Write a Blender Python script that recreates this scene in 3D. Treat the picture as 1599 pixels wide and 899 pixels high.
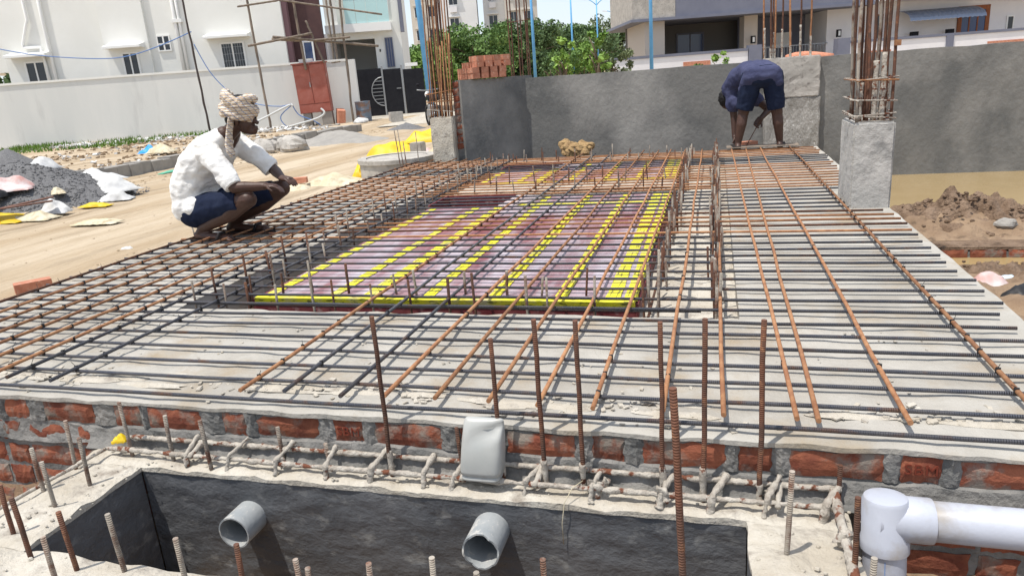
import bpy, bmesh, math, random
from mathutils import Vector, Matrix, noise, Quaternion
random.seed(7)
PI = math.pi
for o in list(bpy.data.objects): bpy.data.objects.remove(o)
S = bpy.context.scene
COL = S.collection

# ------------------------------------------------------------------ camera
YAW, PITCH, ROLL, FPX = 0.286, 0.2853, -0.0751, 1120.0
fw = Vector((-math.sin(YAW)*math.cos(PITCH), math.cos(YAW)*math.cos(PITCH), -math.sin(PITCH)))
r0 = Vector((math.cos(YAW), math.sin(YAW), 0)); u0 = r0.cross(fw)
rr = r0*math.cos(ROLL) + u0*math.sin(ROLL); uu = -r0*math.sin(ROLL) + u0*math.cos(ROLL)
cd = bpy.data.cameras.new('camera'); cam = bpy.data.objects.new('camera', cd); COL.objects.link(cam)
cam.matrix_world = Matrix(((rr.x, uu.x, -fw.x, 0), (rr.y, uu.y, -fw.y, 0), (rr.z, uu.z, -fw.z, 1.0), (0, 0, 0, 1)))
cd.sensor_width = 36; cd.lens = FPX/1599*36; cd.clip_start = 0.05; cd.clip_end = 3000
S.camera = cam
# ------------------------------------------------------------------ sky, sun, exposure
SUN = Vector((-0.22, -0.25, 0.94)).normalized()
W = bpy.data.worlds.new('World'); S.world = W; W.use_nodes = True
nt = W.node_tree; bg = nt.nodes['Background']
sky = nt.nodes.new('ShaderNodeTexSky'); sky.sky_type = 'NISHITA'; sky.sun_disc = False
sky.sun_elevation = math.asin(SUN.z); sky.sun_rotation = math.atan2(SUN.x, SUN.y)
sky.air_density = 1.0; sky.dust_density = 1.0; sky.ozone_density = 1.0
hz = nt.nodes.new('ShaderNodeMix'); hz.data_type = 'RGBA'; hz.inputs[0].default_value = .55      # thin white summer haze over the whole sky
hz.inputs[7].default_value = (6.6, 7.1, 7.9, 1); nt.links.new(sky.outputs[0], hz.inputs[6])
nt.links.new(hz.outputs[2], bg.inputs[0]); bg.inputs[1].default_value = 0.13
sl = bpy.data.lights.new('sun', 'SUN'); sl.energy = 4.0; sl.angle = math.radians(0.53); sl.color = (1, 0.95, 0.87)
so = bpy.data.objects.new('sun', sl); COL.objects.link(so); so.location = (-20, -10, 50)
so.rotation_euler = SUN.to_track_quat('Z', 'Y').to_euler()
S.view_settings.view_transform = 'Standard'; S.view_settings.look = 'None'
S.view_settings.gamma = 1; S.view_settings.use_curve_mapping = False
S.view_settings.exposure = 0.27
S.render.engine = 'CYCLES'
S.render.resolution_x = 1024; S.render.resolution_y = 575

# ------------------------------------------------------------------ helpers
WM = {}
def reg(o, m=None):
    WM[o.name] = m.copy() if m is not None else Matrix.Identity(4)
    COL.objects.link(o); o.matrix_basis = WM[o.name]
    return o
def attach(o, parent):
    if parent is not None:
        o.parent = parent; o.matrix_parent_inverse = WM[parent.name].inverted()
    return o
def tag(o, label=None, cat=None, group=None, kind=None):
    if label: o['label'] = label
    if cat: o['category'] = cat
    if group: o['group'] = group
    if kind: o['kind'] = kind
    return o
def thing(name, loc, label, cat, group=None):
    o = bpy.data.objects.new(name, None); o.empty_display_size = .2
    reg(o, Matrix.Translation(Vector(loc))); return tag(o, label, cat, group)
def basis(d):
    d = Vector(d).normalized(); a = Vector((0, 0, 1)) if abs(d.z) < .9 else Vector((1, 0, 0))
    x = d.cross(a).normalized(); return x, x.cross(d).normalized(), d
class MB:
    def __init__(s, T=None): s.v = []; s.f = []; s.T = T
    def add(s, vs, fs):
        b = len(s.v)
        for p in vs:
            p = Vector(p); s.v.append(s.T @ p if s.T else p)
        for f in fs: s.f.append(tuple(i+b for i in f))
        return s
    def box(s, x0, x1, y0, y1, z0, z1):
        s.add([(x0,y0,z0),(x1,y0,z0),(x1,y1,z0),(x0,y1,z0),(x0,y0,z1),(x1,y0,z1),(x1,y1,z1),(x0,y1,z1)],
              [(0,3,2,1),(4,5,6,7),(0,1,5,4),(1,2,6,5),(2,3,7,6),(3,0,4,7)]); return s
    def obox(s, c, sx, sy, sz, rz=0, rx=0, ry=0):
        R = Matrix.Rotation(rz, 4, 'Z') @ Matrix.Rotation(ry, 4, 'Y') @ Matrix.Rotation(rx, 4, 'X'); c = Vector(c)
        s.add([c + R @ Vector((a*sx/2, b*sy/2, d*sz/2)) for d in (-1, 1) for a, b in ((-1,-1),(1,-1),(1,1),(-1,1))],
              [(0,3,2,1),(4,5,6,7),(0,1,5,4),(1,2,6,5),(2,3,7,6),(3,0,4,7)]); return s
    def tube(s, pts, r, seg=8, caps=True, sq=None):
        pts = [Vector(p) for p in pts]; n = len(pts); vs = []; fs = []
        rs = r if isinstance(r, (list, tuple)) else [r]*n
        t = (pts[1]-pts[0]).normalized(); x, y, _ = basis(t)
        for i, p in enumerate(pts):
            t2 = (pts[min(i+1, n-1)]-pts[max(i-1, 0)]).normalized()
            q = t.rotation_difference(t2); x = q @ x; y = q @ y; t = t2
            for k in range(seg):
                a = 2*PI*k/seg; vs.append(p + x*(rs[i]*math.cos(a)) + y*(rs[i]*math.sin(a)*(sq or 1)))
        for i in range(n-1):
            for k in range(seg):
                a = i*seg+k; b = i*seg+(k+1) % seg; fs.append((a, b, b+seg, a+seg))
        if caps: fs.append(tuple(range(seg-1, -1, -1))); fs.append(tuple((n-1)*seg+k for k in range(seg)))
        return s.add(vs, fs)
    def lathe(s, prof, c=(0,0,0), seg=20, axis=(0,0,1), closed=False):
        x, y, d = basis(axis); c = Vector(c); vs = []; fs = []
        for r, h in prof:
            for k in range(seg):
                a = 2*PI*k/seg; vs.append(c + x*(r*math.cos(a)) + y*(r*math.sin(a)) + d*h)
        n = len(prof)
        for i in range(n if closed else n-1):
            j = (i+1) % n
            for k in range(seg):
                k2 = (k+1) % seg; fs.append((i*seg+k, i*seg+k2, j*seg+k2, j*seg+k))
        return s.add(vs, fs)
    def ball(s, c, r, seg=10, rings=6):
        r = Vector(r) if not isinstance(r, (int, float)) else Vector((r, r, r)); c = Vector(c)
        vs = [c + Vector((0, 0, r.z))]; fs = []
        for i in range(1, rings):
            t = PI*i/rings
            for k in range(seg):
                a = 2*PI*k/seg; vs.append(c + Vector((r.x*math.sin(t)*math.cos(a), r.y*math.sin(t)*math.sin(a), r.z*math.cos(t))))
        vs.append(c - Vector((0, 0, r.z)))
        for k in range(seg):
            k2 = (k+1) % seg; fs.append((0, 1+k, 1+k2))
            for i in range(rings-2): fs.append((1+i*seg+k, 1+(i+1)*seg+k, 1+(i+1)*seg+k2, 1+i*seg+k2))
            fs.append((len(vs)-1, 1+(rings-2)*seg+k2, 1+(rings-2)*seg+k))
        return s.add(vs, fs)
    def capsule(s, p0, r0_, p1, r1_, seg=12):
        p0 = Vector(p0); p1 = Vector(p1); x, y, d = basis(p1-p0); L = (p1-p0).length; prof = []
        for i in range(1, 5): a = PI/2*i/4; prof.append((r0_*math.sin(a), -r0_*math.cos(a)))
        for i in range(0, 4): a = PI/2*i/4; prof.append((r1_*math.cos(a), L+r1_*math.sin(a)))
        vs = [p0 - d*r0_]; fs = []
        for rad, h in prof:
            for k in range(seg):
                a = 2*PI*k/seg; vs.append(p0 + x*(rad*math.cos(a)) + y*(rad*math.sin(a)) + d*h)
        vs.append(p1 + d*r1_); n = len(prof)
        for k in range(seg):
            k2 = (k+1) % seg; fs.append((0, 1+k2, 1+k))
            for i in range(n-1): fs.append((1+i*seg+k, 1+i*seg+k2, 1+(i+1)*seg+k2, 1+(i+1)*seg+k))
            fs.append((len(vs)-1, 1+(n-1)*seg+k, 1+(n-1)*seg+k2))
        return s.add(vs, fs)
    def mesh(s, name, mat, smooth=False, shift=None):
        me = bpy.data.meshes.new(name); sh = shift or Vector((0, 0, 0))
        me.from_pydata([tuple(p-sh) for p in s.v], [], s.f); me.update()
        if mat: me.materials.append(mat)
        if smooth: me.polygons.foreach_set('use_smooth', [True]*len(me.polygons))
        return me
    def build(s, name, mat, parent=None, smooth=False, base=True, bevel=0, nseg=1, fix=False):
        sh = Vector((0, 0, 0))
        if base and s.v:
            xs = [p.x for p in s.v]; ys = [p.y for p in s.v]
            sh = Vector(((min(xs)+max(xs))/2, (min(ys)+max(ys))/2, min(p.z for p in s.v)))
        me = s.mesh(name, mat, smooth, sh)
        if fix or bevel:
            bm = bmesh.new(); bm.from_mesh(me); bmesh.ops.recalc_face_normals(bm, faces=bm.faces); bm.to_mesh(me); bm.free()
        o = bpy.data.objects.new(name, me); reg(o, Matrix.Translation(sh)); attach(o, parent)
        if bevel:
            b = o.modifiers.new('bevel', 'BEVEL'); b.width = bevel; b.segments = nseg; b.limit_method = 'ANGLE'
        return o
def link_copy(src, world, parent=None):
    c = src.copy(); reg(c, world); attach(c, parent); return c
def jit(a): return random.uniform(-a, a)
def nz(x, y, z=0, s=1.0): return noise.noise(Vector((x*s, y*s, z*s)))
def fbm(x, y, s=1.0, o=4):
    v = 0; a = 1
    for i in range(o): v += a*noise.noise(Vector((x*s, y*s, i*7.3))); s *= 2; a *= .5
    return v

# ------------------------------------------------------------------ materials
def M(name, c1, c2=None, scale=4, rough=.8, bump=0, bscale=30, stretch=(1,1,1), metal=0, c3=None, s3=20, lo=.38, hi=.62, lo3=.55, hi3=.7, rnd=0, spec=.3, det=6, dist=.01, wave=0, wscale=100, trans=0, hollow=0):
    m = bpy.data.materials.new(name); m.use_nodes = True; t = m.node_tree; N = t.nodes; L = t.links
    b = N['Principled BSDF']; b.inputs['Roughness'].default_value = rough; b.inputs['Metallic'].default_value = metal
    b.inputs['Specular IOR Level'].default_value = spec
    tc = N.new('ShaderNodeTexCoord'); mp = N.new('ShaderNodeMapping'); mp.inputs['Scale'].default_value = stretch
    L.new(tc.outputs['Object'], mp.inputs[0]); vec = mp.outputs[0]
    oi = None
    if rnd:
        oi = N.new('ShaderNodeObjectInfo'); ad = N.new('ShaderNodeVectorMath'); ad.operation = 'ADD'
        mu = N.new('ShaderNodeVectorMath'); mu.operation = 'SCALE'; mu.inputs['Scale'].default_value = 31
        cb = N.new('ShaderNodeCombineXYZ')
        for k in range(3): L.new(oi.outputs['Random'], cb.inputs[k])
        L.new(cb.outputs[0], mu.inputs[0]); L.new(mu.outputs[0], ad.inputs[1]); L.new(vec, ad.inputs[0]); vec2 = ad.outputs[0]
    else: vec2 = vec
    def nse(sc, d=det):
        n = N.new('ShaderNodeTexNoise'); n.inputs['Scale'].default_value = sc; n.inputs['Detail'].default_value = d; n.inputs['Roughness'].default_value = .62
        L.new(vec2, n.inputs['Vector']); return n.outputs['Fac']
    def ramp(src, a, c):
        r = N.new('ShaderNodeMapRange'); r.inputs[1].default_value = a; r.inputs[2].default_value = c; L.new(src, r.inputs[0]); return r.outputs[0]
    def mix(f, a, c):
        x = N.new('ShaderNodeMix'); x.data_type = 'RGBA'
        if f is not None: L.new(f, x.inputs[0])
        for i, q in ((6, a), (7, c)):
            if isinstance(q, tuple): x.inputs[i].default_value = (*q, 1)
            else: L.new(q, x.inputs[i])
        return x
    col = c1
    if c2: col = mix(ramp(nse(scale), lo, hi), c1, c2).outputs[2]
    if c3: col = mix(ramp(nse(s3), lo3, hi3), col, c3).outputs[2]
    if rnd:
        hs = N.new('ShaderNodeHueSaturation'); r = N.new('ShaderNodeMapRange'); r.inputs[3].default_value = 1-rnd; r.inputs[4].default_value = 1+rnd
        L.new(oi.outputs['Random'], r.inputs[0]); L.new(r.outputs[0], hs.inputs['Value'])
        if isinstance(col, tuple): hs.inputs['Color'].default_value = (*col, 1)
        else: L.new(col, hs.inputs['Color'])
        col = hs.outputs[0]
    if isinstance(col, tuple): b.inputs['Base Color'].default_value = (*col, 1)
    else: L.new(col, b.inputs['Base Color'])
    nrm = None
    if bump:
        bp = N.new('ShaderNodeBump'); bp.inputs['Strength'].default_value = bump; bp.inputs['Distance'].default_value = dist
        L.new(nse(bscale, 8), bp.inputs['Height']); nrm = bp.outputs[0]
    if wave:
        w = N.new('ShaderNodeTexWave'); w.bands_direction = 'Z'; w.inputs['Scale'].default_value = wscale; w.inputs['Distortion'].default_value = .4
        L.new(tc.outputs['Object'], w.inputs['Vector'])
        bp = N.new('ShaderNodeBump'); bp.inputs['Strength'].default_value = wave; bp.inputs['Distance'].default_value = .004
        L.new(w.outputs['Fac'], bp.inputs['Height'])
        if nrm: L.new(nrm, bp.inputs['Normal'])
        nrm = bp.outputs[0]
    if nrm: L.new(nrm, b.inputs['Normal'])
    if trans: b.inputs['Transmission Weight'].default_value = trans
    return m
m_sand = M('sandy_earth', (.39,.295,.19), (.52,.43,.315), .8, .95, .9, 8, (1.8,.2,1), c3=(.26,.195,.125), s3=1.9, lo3=.50, hi3=.72, dist=.07)
m_mud = M('wet_mud', (.20,.13,.08), (.30,.21,.135), 3, .75, .9, 14, c3=(.12,.08,.05), s3=9, dist=.04)
m_water = M('muddy_water', (.33,.235,.11), (.37,.27,.135), .8, .08, .06, 4, spec=.5)
m_screed = M('screed', (.31,.29,.255), (.43,.41,.37), 2.1, .93, .7, 40, c3=(.31,.245,.165), s3=3.0, lo3=.52, hi3=.74, dist=.01)
m_conc = M('concrete', (.34,.32,.29), (.46,.43,.39), 5, .9, .7, 30, c3=(.24,.22,.2), s3=18, dist=.006)
m_lime = M('dusty_concrete', (.42,.375,.305), (.54,.505,.44), 6, .95, 1.0, 45, c3=(.28,.245,.205), s3=12, lo3=.52, hi3=.68, dist=.012)
m_wallgrey = M('cement_plaster_wall', (.115,.117,.115), (.175,.172,.162), 1.0, .85, .7, 18, (1,1,.8), c3=(.31,.30,.28), s3=.7, lo3=.47, hi3=.70, dist=.014)
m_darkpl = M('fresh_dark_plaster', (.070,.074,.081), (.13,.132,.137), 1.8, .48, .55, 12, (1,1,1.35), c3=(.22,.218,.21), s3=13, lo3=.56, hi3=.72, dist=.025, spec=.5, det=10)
m_mortar = M('mortar', (.135,.135,.13), (.25,.24,.225), 9, .92, 1.0, 55, dist=.01)
m_crust = M('cement_crust', (.50,.46,.40), (.33,.29,.245), 30, .95, 1.0, 70, c3=(.17,.065,.037), s3=24, lo3=.54, hi3=.60, dist=.012)
m_brick = M('fired_brick', (.29,.10,.055), (.17,.05,.03), 13, .9, .9, 70, c3=(.22,.185,.155), s3=11, lo3=.50, hi3=.64, rnd=.2, dist=.006)
m_brick2 = M('orange_brick', (.53,.235,.15), (.42,.165,.10), 14, .9, .6, 50, c3=(.58,.38,.28), s3=30, rnd=.2, dist=.006)
m_letter = M('stamped_letter', (.16,.032,.017), rough=.9)
m_steel = M('new_steel_bar', (.075,.08,.10), (.115,.11,.115), 14, .42, 0, metal=.35, c3=(.15,.08,.05), s3=9, lo3=.56, hi3=.7, wave=.9, wscale=52, rnd=.2, spec=.5)
m_rusto = M('orange_rust_bar', (.40,.205,.10), (.27,.12,.06), 22, .75, .2, 90, wave=.55, wscale=52, rnd=.25)
m_rustd = M('dark_rust_bar', (.15,.062,.036), (.085,.045,.032), 16, .72, .3, 90, c3=(.26,.12,.06), s3=30, wave=.8, wscale=52, rnd=.2)
m_stub = M('cement_splashed_bar', (.15,.075,.05), (.36,.32,.27), 11, .85, .5, 90, lo=.40, hi=.55, wave=.8, wscale=52, rnd=.2)
m_tie = M('tie_wire', (.02,.018,.018), rough=.6)
m_ply = M('film_faced_ply', (.24,.085,.095), (.38,.26,.285), 2.0, .34, .25, 30, (2.2,.5,1), c3=(.50,.44,.48), s3=3.2, lo3=.43, hi3=.66, rnd=.14, spec=.5)
m_plyside = M('ply_edge', (.13,.022,.026), (.19,.05,.05), 9, .6, .3, 40, c3=(.3,.2,.19), s3=14)
m_white = M('white_painted_wall', (.74,.74,.70), (.79,.79,.755), .6, .8, .1, 8, spec=.2)
m_white2 = M('compound_wall_paint', (.63,.64,.62), (.72,.72,.69), .5, .85, .1, 6, spec=.2, c3=(.54,.545,.53), s3=2.2, lo3=.55, hi3=.78, stretch=(1,1,.22))
m_trim = M('white_trim', (.80,.80,.78), rough=.6)
m_glassd = M('dark_window_glass', (.02,.025,.035), rough=.08, spec=.6)
m_glassb = M('blue_window_glass', (.03,.06,.16), rough=.1, spec=.6)
m_brown = M('brown_cladding', (.075,.04,.04), (.095,.05,.048), 3, .7)
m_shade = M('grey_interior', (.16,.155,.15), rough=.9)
m_carport = M('pale_grey_interior', (.45,.46,.45), rough=.9)
m_black = M('black_gate_paint', (.010,.010,.014), (.016,.016,.02), 5, .6, spec=.2)
m_cab = M('red_cabinet', (.30,.085,.06), (.36,.13,.10), 3, .6, c3=(.48,.36,.33), s3=2.2, lo3=.58, hi3=.72)
m_bamboo = M('bamboo', (.25,.20,.155), (.14,.115,.095), 9, .85, .4, 40, (1,1,.3), rnd=.15)
m_blue = M('blue_pole_paint', (.12,.36,.66), (.15,.42,.72), 4, .55)
m_greyrail = M('grey_metal', (.32,.33,.34), rough=.45, metal=.5)
m_slate = M('slate_grey_paint', (.155,.165,.215), (.175,.185,.235), 2, .75)
m_offwh = M('off_white_paint', (.72,.71,.73), (.77,.76,.77), 1, .8)
m_beige = M('beige_paint', (.52,.47,.42), rough=.8)
m_door = M('wood_door', (.30,.10,.035), (.22,.07,.025), 6, .55, stretch=(6,6,1))
m_awn = M('ribbed_metal_sheet', (.20,.235,.31), rough=.4, metal=.4)
m_apt = M('apartment_paint', (.68,.68,.68), (.74,.74,.73), .3, .85)
m_apt2 = M('apartment_beige', (.56,.52,.46), rough=.85)
m_yel = M('yellow_plastic', (.72,.52,.015), (.60,.38,.01), 4, .5, .5, 12, spec=.4)
m_cream = M('cream_sack', (.50,.43,.28), (.60,.54,.41), 6, .8, .5, 20, c3=(.38,.31,.2), s3=9)
m_wsack = M('white_sack', (.62,.62,.60), (.48,.48,.48), 6, .75, .5, 20)
m_bsheet = M('blue_white_sheet', (.45,.62,.78), (.72,.78,.82), 5, .6, .3, 15)
m_psheet = M('pink_white_sheet', (.50,.27,.24), (.60,.54,.53), 5, .7, .4, 15)
m_blk = M('black_plastic', (.02,.02,.022), rough=.5)
m_gravel = M('grey_aggregate', (.15,.15,.155), (.24,.235,.235), 60, .95, 1.0, 70, c3=(.10,.10,.105), s3=30, dist=.03)
m_dust = M('grey_sand', (.33,.31,.28), (.27,.255,.235), 5, .95, .7, 30, dist=.02)
m_pvcg = M('grey_pvc', (.27,.29,.30), (.36,.37,.37), 9, .5, .2, 40, c3=(.52,.50,.46), s3=20, lo3=.56, hi3=.64)
m_pvcw = M('white_pvc', (.44,.46,.52), (.38,.40,.46), 3, .45, .1, 50, spec=.4, c3=(.31,.285,.26), s3=6, lo3=.52, hi3=.70)
m_duct = M('pale_grey_pvc', (.36,.37,.355), (.41,.41,.39), 6, .38, spec=.5, c3=(.31,.30,.28), s3=12, lo3=.58, hi3=.72)
m_skin = M('dark_skin', (.070,.033,.022), (.055,.026,.018), 14, .5, .15, 60, spec=.4)
m_hair = M('black_hair', (.008,.007,.007), rough=.6, bump=.8, bscale=90)
m_shirt = M('white_cotton', (.80,.79,.76), (.74,.73,.71), 5, .9, .55, 7, (1,1,1.6), dist=.03, spec=.1)
m_navy = M('navy_cotton', (.012,.017,.038), (.018,.025,.05), 5, .9, .6, 12, dist=.02, spec=.1)
m_navy2 = M('faded_navy_cotton', (.048,.053,.105), (.066,.072,.135), 6, .9, .8, 11, dist=.025, spec=.1)
m_sandal = M('dark_sandal', (.018,.014,.014), rough=.8)
m_leaf = [M('leaf_%d' % i, a, b, .55, .6, rnd=.12, spec=.25, lo=.34, hi=.66) for i, (a, b) in enumerate([((.075,.14,.04),(.165,.27,.075)), ((.065,.115,.045),(.125,.19,.07)), ((.11,.20,.04),(.23,.36,.075)), ((.10,.13,.06),(.175,.21,.10))])]
m_bark = M('bark', (.12,.09,.065), (.18,.14,.10), 9, .95, .6, 30)
m_grass = M('grass_blades', (.07,.15,.02), (.14,.24,.04), 2, .8)
m_drum = M('rusty_blue_drum', (.16,.20,.25), (.21,.12,.08), 5, .6, lo=.45, hi=.6)
m_rubber = M('tyre_rubber', (.02,.02,.02), rough=.8)
m_blueline = M('pipe_print_blue', (.03,.22,.62), rough=.5)
m_cable = M('blue_cable', (.10,.20,.45), rough=.6)
m_hose = M('pale_hose', (.55,.56,.55), rough=.5)
def plaid():
    m = M('plaid_cotton', (.62,.56,.47), (.70,.66,.58), 8, .9, .5, 25, dist=.01, spec=.1); t = m.node_tree; N = t.nodes; L = t.links
    b = N['Principled BSDF']; src = b.inputs['Base Color'].links[0].from_socket; tc = N.new('ShaderNodeTexCoord')
    for d, sc, c, th in (('Z', 14, (.20,.13,.10), .93), ('DIAGONAL', 11, (.16,.22,.34), .94), ('Z', 23, (.52,.33,.17), .80)):
        w = N.new('ShaderNodeTexWave'); w.bands_direction = d; w.inputs['Scale'].default_value = sc; w.inputs['Distortion'].default_value = 2.5
        L.new(tc.outputs['Object'], w.inputs['Vector'])
        r = N.new('ShaderNodeMapRange'); r.inputs[1].default_value = th-.1; r.inputs[2].default_value = th; r.inputs[4].default_value = .8; L.new(w.outputs['Fac'], r.inputs[0])
        x = N.new('ShaderNodeMix'); x.data_type = 'RGBA'; L.new(r.outputs[0], x.inputs[0]); L.new(src, x.inputs[6]); x.inputs[7].default_value = (*c, 1); src = x.outputs[2]
    L.new(src, b.inputs['Base Color']); return m
m_plaid = plaid()
def tape(sc):
    m = M('printed_yellow_tape', (.78,.72,.02), (.66,.58,.04), 9, .5, .4, 30, spec=.4, c3=(.50,.44,.30), s3=6, lo3=.52, hi3=.72); t = m.node_tree; N = t.nodes; L = t.links
    b = N['Principled BSDF']; src = b.inputs['Base Color'].links[0].from_socket; tc = N.new('ShaderNodeTexCoord')
    mp = N.new('ShaderNodeMapping'); mp.inputs['Scale'].default_value = sc; L.new(tc.outputs['Object'], mp.inputs[0])
    n = N.new('ShaderNodeTexNoise'); n.inputs['Scale'].default_value = 1.3; n.inputs['Detail'].default_value = 2; L.new(mp.outputs[0], n.inputs['Vector'])
    r = N.new('ShaderNodeMapRange'); r.inputs[1].default_value = .57; r.inputs[2].default_value = .62; r.inputs[4].default_value = .8; L.new(n.outputs[0], r.inputs[0])
    x = N.new('ShaderNodeMix'); x.data_type = 'RGBA'; L.new(r.outputs[0], x.inputs[0]); L.new(src, x.inputs[6]); x.inputs[7].default_value = (.10,.10,.02, 1); L.new(x.outputs[2], b.inputs['Base Color']); return m
m_tape = tape((70, 5, 1)); m_tape2 = tape((16, 60, 60))

# ================================================================== SETTING
def axis_pts(segs):
    out = []
    for a, b, n in segs: out += [a+(b-a)*i/n for i in range(n)]
    return out+[segs[-1][1]]
def grid(name, xs, ys, h, mat, smooth=True):
    mb = MB(); nx = len(xs)
    mb.v = [Vector((x, y, h(x, y))) for y in ys for x in xs]
    mb.f = [(j*nx+i, j*nx+i+1, (j+1)*nx+i+1, (j+1)*nx+i) for j in range(len(ys)-1) for i in range(nx-1)]
    o = mb.build(name, mat, None, smooth, base=False); return tag(o, kind='structure')
def sst(a, b, x): t = max(0, min(1, (x-a)/(b-a))); return t*t*(3-2*t)
def hground(x, y):
    z = -.2
    d = max(abs(x), abs(y))
    if d < 40:
        rut = .03*nz(x*1.5, y*.12, 3)+.012*fbm(x, y, 2.5, 3)
        z += rut
    z += .10*sst(-9.95, -10.3, x) + .03*fbm(x, y, .8, 2)*sst(-9.95, -10.6, x)
    if -3.8 < x < 30 and y < 10.02 and y > -30: z = -1.3
    return z
gx = axis_pts([(-900,-60,8),(-60,-24,12),(-24,-12,28),(-12,-3.85,92),(-3.85,-3.75,2),(-3.75,29.9,12),(29.9,30.1,2),(30.1,60,4),(60,900,8)])
gy = axis_pts([(-900,-31,6),(-31,-29.9,2),(-29.9,1,8),(1,9.9,110),(9.9,10.1,2),(10.1,26,60),(26,80,20),(80,1500,10)])
grid('ground', gx, gy, hground, m_sand)
def hmud(x, y):
    z = -.50
    if y < 1.87: return -.62+.05*fbm(x, y, 3, 4)
    z += .13*math.exp(-((x-2.0)/.9)**2-((y-6.65)/.42)**2)                 # low bank
    z -= .16*sst(7.1, 7.5, y) + .10*(sst(5.35, 5.5, y)-sst(5.72, 5.85, y))
    z += .12*sst(5.5, 4.6, y)
    z += (.045*fbm(x, y, 4, 5)+.02*fbm(x, y, 14, 2))*(1-.8*sst(7.0, 7.4, y))
    return z
grid('mud', axis_pts([(-3.85,.3,40),(.3,1.0,12),(1.0,4.0,110),(4,30,26)]), axis_pts([(-30,0,10),(0,1.86,24),(1.86,1.875,1),(1.875,4,40),(4,7.6,120),(7.6,10.02,12)]), hmud, m_mud)
mb = MB(); mb.add([(1.0,4.6,-.515),(30,4.6,-.515),(30,10.0,-.515),(1.0,10.0,-.515)], [(0,1,2,3)])
tag(mb.build('water', m_water, None, base=False), kind='structure')

# ================================================================== BRICK PLINTH WITH SCREED, TRENCHES
XL, XR, YN, YF = -3.85, 1.11, 1.87, 8.85
TL0, TL1 = -2.62, -2.30      # left beam trench
TR0, TR1 = -.31, .10         # right beam trench
TF0, TF1 = 2.87, 3.05        # front beam trench
plinth = thing('brick_plinth', (-1.3, 5.3, -1.0), 'brick plinth topped with pale concrete screed under the rebar mat', 'foundation')
def slab(name, x0, x1, y0, y1, ztop, zbot, mat, step=.07, amp=.006, rag=.0):
    nx = max(1, int((x1-x0)/step)); ny = max(1, int((y1-y0)/step)); mb = MB()
    def P(i, j):
        x = x0+(x1-x0)*i/nx; y = y0+(y1-y0)*j/ny
        z = ztop+amp*fbm(x, y, 5, 3)
        if rag:
            if i == 0: x += rag*fbm(y, 3.1, 6, 3)
            if i == nx: x += rag*fbm(y, 9.1, 6, 3)
            if j == 0: y += rag*fbm(x, 5.1, 6, 3); z -= .006
            if j == ny: y += rag*fbm(x, 7.1, 6, 3)
        return Vector((x, y, z))
    top = [P(i, j) for j in range(ny+1) for i in range(nx+1)]
    fs = [(j*(nx+1)+i, j*(nx+1)+i+1, (j+1)*(nx+1)+i+1, (j+1)*(nx+1)+i) for j in range(ny) for i in range(nx)]
    ring = [i for i in range(nx+1)] + [(j)*(nx+1)+nx for j in range(1, ny+1)] + [ny*(nx+1)+i for i in range(nx-1, -1, -1)] + [j*(nx+1) for j in range(ny-1, 0, -1)]
    b = len(top); vs = top+[Vector((top[k].x, top[k].y, zbot)) for k in ring]; n = len(ring)
    for k in range(n): k2 = (k+1) % n; fs.append((ring[k2], ring[k], b+k, b+k2))
    mb.add(vs, fs); return mb.build(name, mat, plinth, base=False)
slab('screed', XL, XR, YN-.003, TF0, .0, -.02, m_screed, .03, .008, .014)
slab('screed', XL, TL0, TF0+.001, YF, .0, -.2, m_screed, .09, .005, .004)
slab('screed', TR1, XR, TF0+.001, YF, .0, -.2, m_screed, .07, .005, .004)
slab('screed', TL0+.002, TR1-.002, 8.22, YF, .0, -.2, m_screed, .1, .005, .004)
slab('beam_wall', TL0+.3, TR0-.02, 6.16, 6.72, -.004, -.3, m_lime, .08, .006, .008)
slab('beam_wall', TL0+.002, TR0-.004, TF0+.002, TF0+.03, -.03, -.3, m_conc, .08, .004, 0)
# trench floors
MB().box(TL0-.1, TL1+.2, 2.9, 8.5, -.42, -.30).build('trench_floor', m_conc, plinth, base=False)
MB().box(TL1+.21, TR0-.03, 2.9, 8.5, -.43, -.31).build('trench_floor', m_conc, plinth, base=False)
slab('trench_floor', TR0-.02, TR1+.05, 2.872, 8.3, -.075, -.4, m_lime, .035, .03, 0)
MB().box(TL0-.15, TL0-.002, 2.872, 8.4, -.5, -.012).build('trench_side', m_conc, plinth, base=False)
MB().box(TL0-.12, TR1, TF0-.12, TF0-.002, -.5, -.026).build('trench_side', m_conc, plinth, base=False)
mb = MB()
for i in range(900):
    x = random.uniform(XL+.05, XR-.03); y = random.choice((random.gauss(2.03, .05), random.gauss(2.03, .05), random.uniform(1.89, 2.8)))
    if y < 1.885 or nz(x*2.2, y*6, 2) < -.05: continue
    r = random.uniform(.003, .011)*(1 if y < 2.2 else .5)
    mb.obox((x, y, .004), r*2.6, r*1.6, r*.5, random.random()*3, jit(.3), jit(.3))
tag(mb.build('laitance_flakes', m_lime, plinth, base=False), kind='stuff')
mb = MB()
for k in range(46):
    x0 = random.uniform(XL+.2, XR-.1); y0 = random.gauss(2.04, .035); n = 14; rx = random.uniform(.04, .16); ry = random.uniform(.012, .03); sd = random.random()*50
    vs = [(x0, y0, .0105)]+[(x0+rx*math.cos(6.283*i/n)*(1+.5*nz(i*.7, sd)), y0+ry*math.sin(6.283*i/n)*(1+.6*nz(i*.9, sd+3)), .002) for i in range(n)]
    mb.add(vs, [(0, 1+i, 1+(i+1) % n) for i in range(n)])
tag(mb.build('mortar_smears', m_lime, plinth, base=False), kind='stuff')
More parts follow.
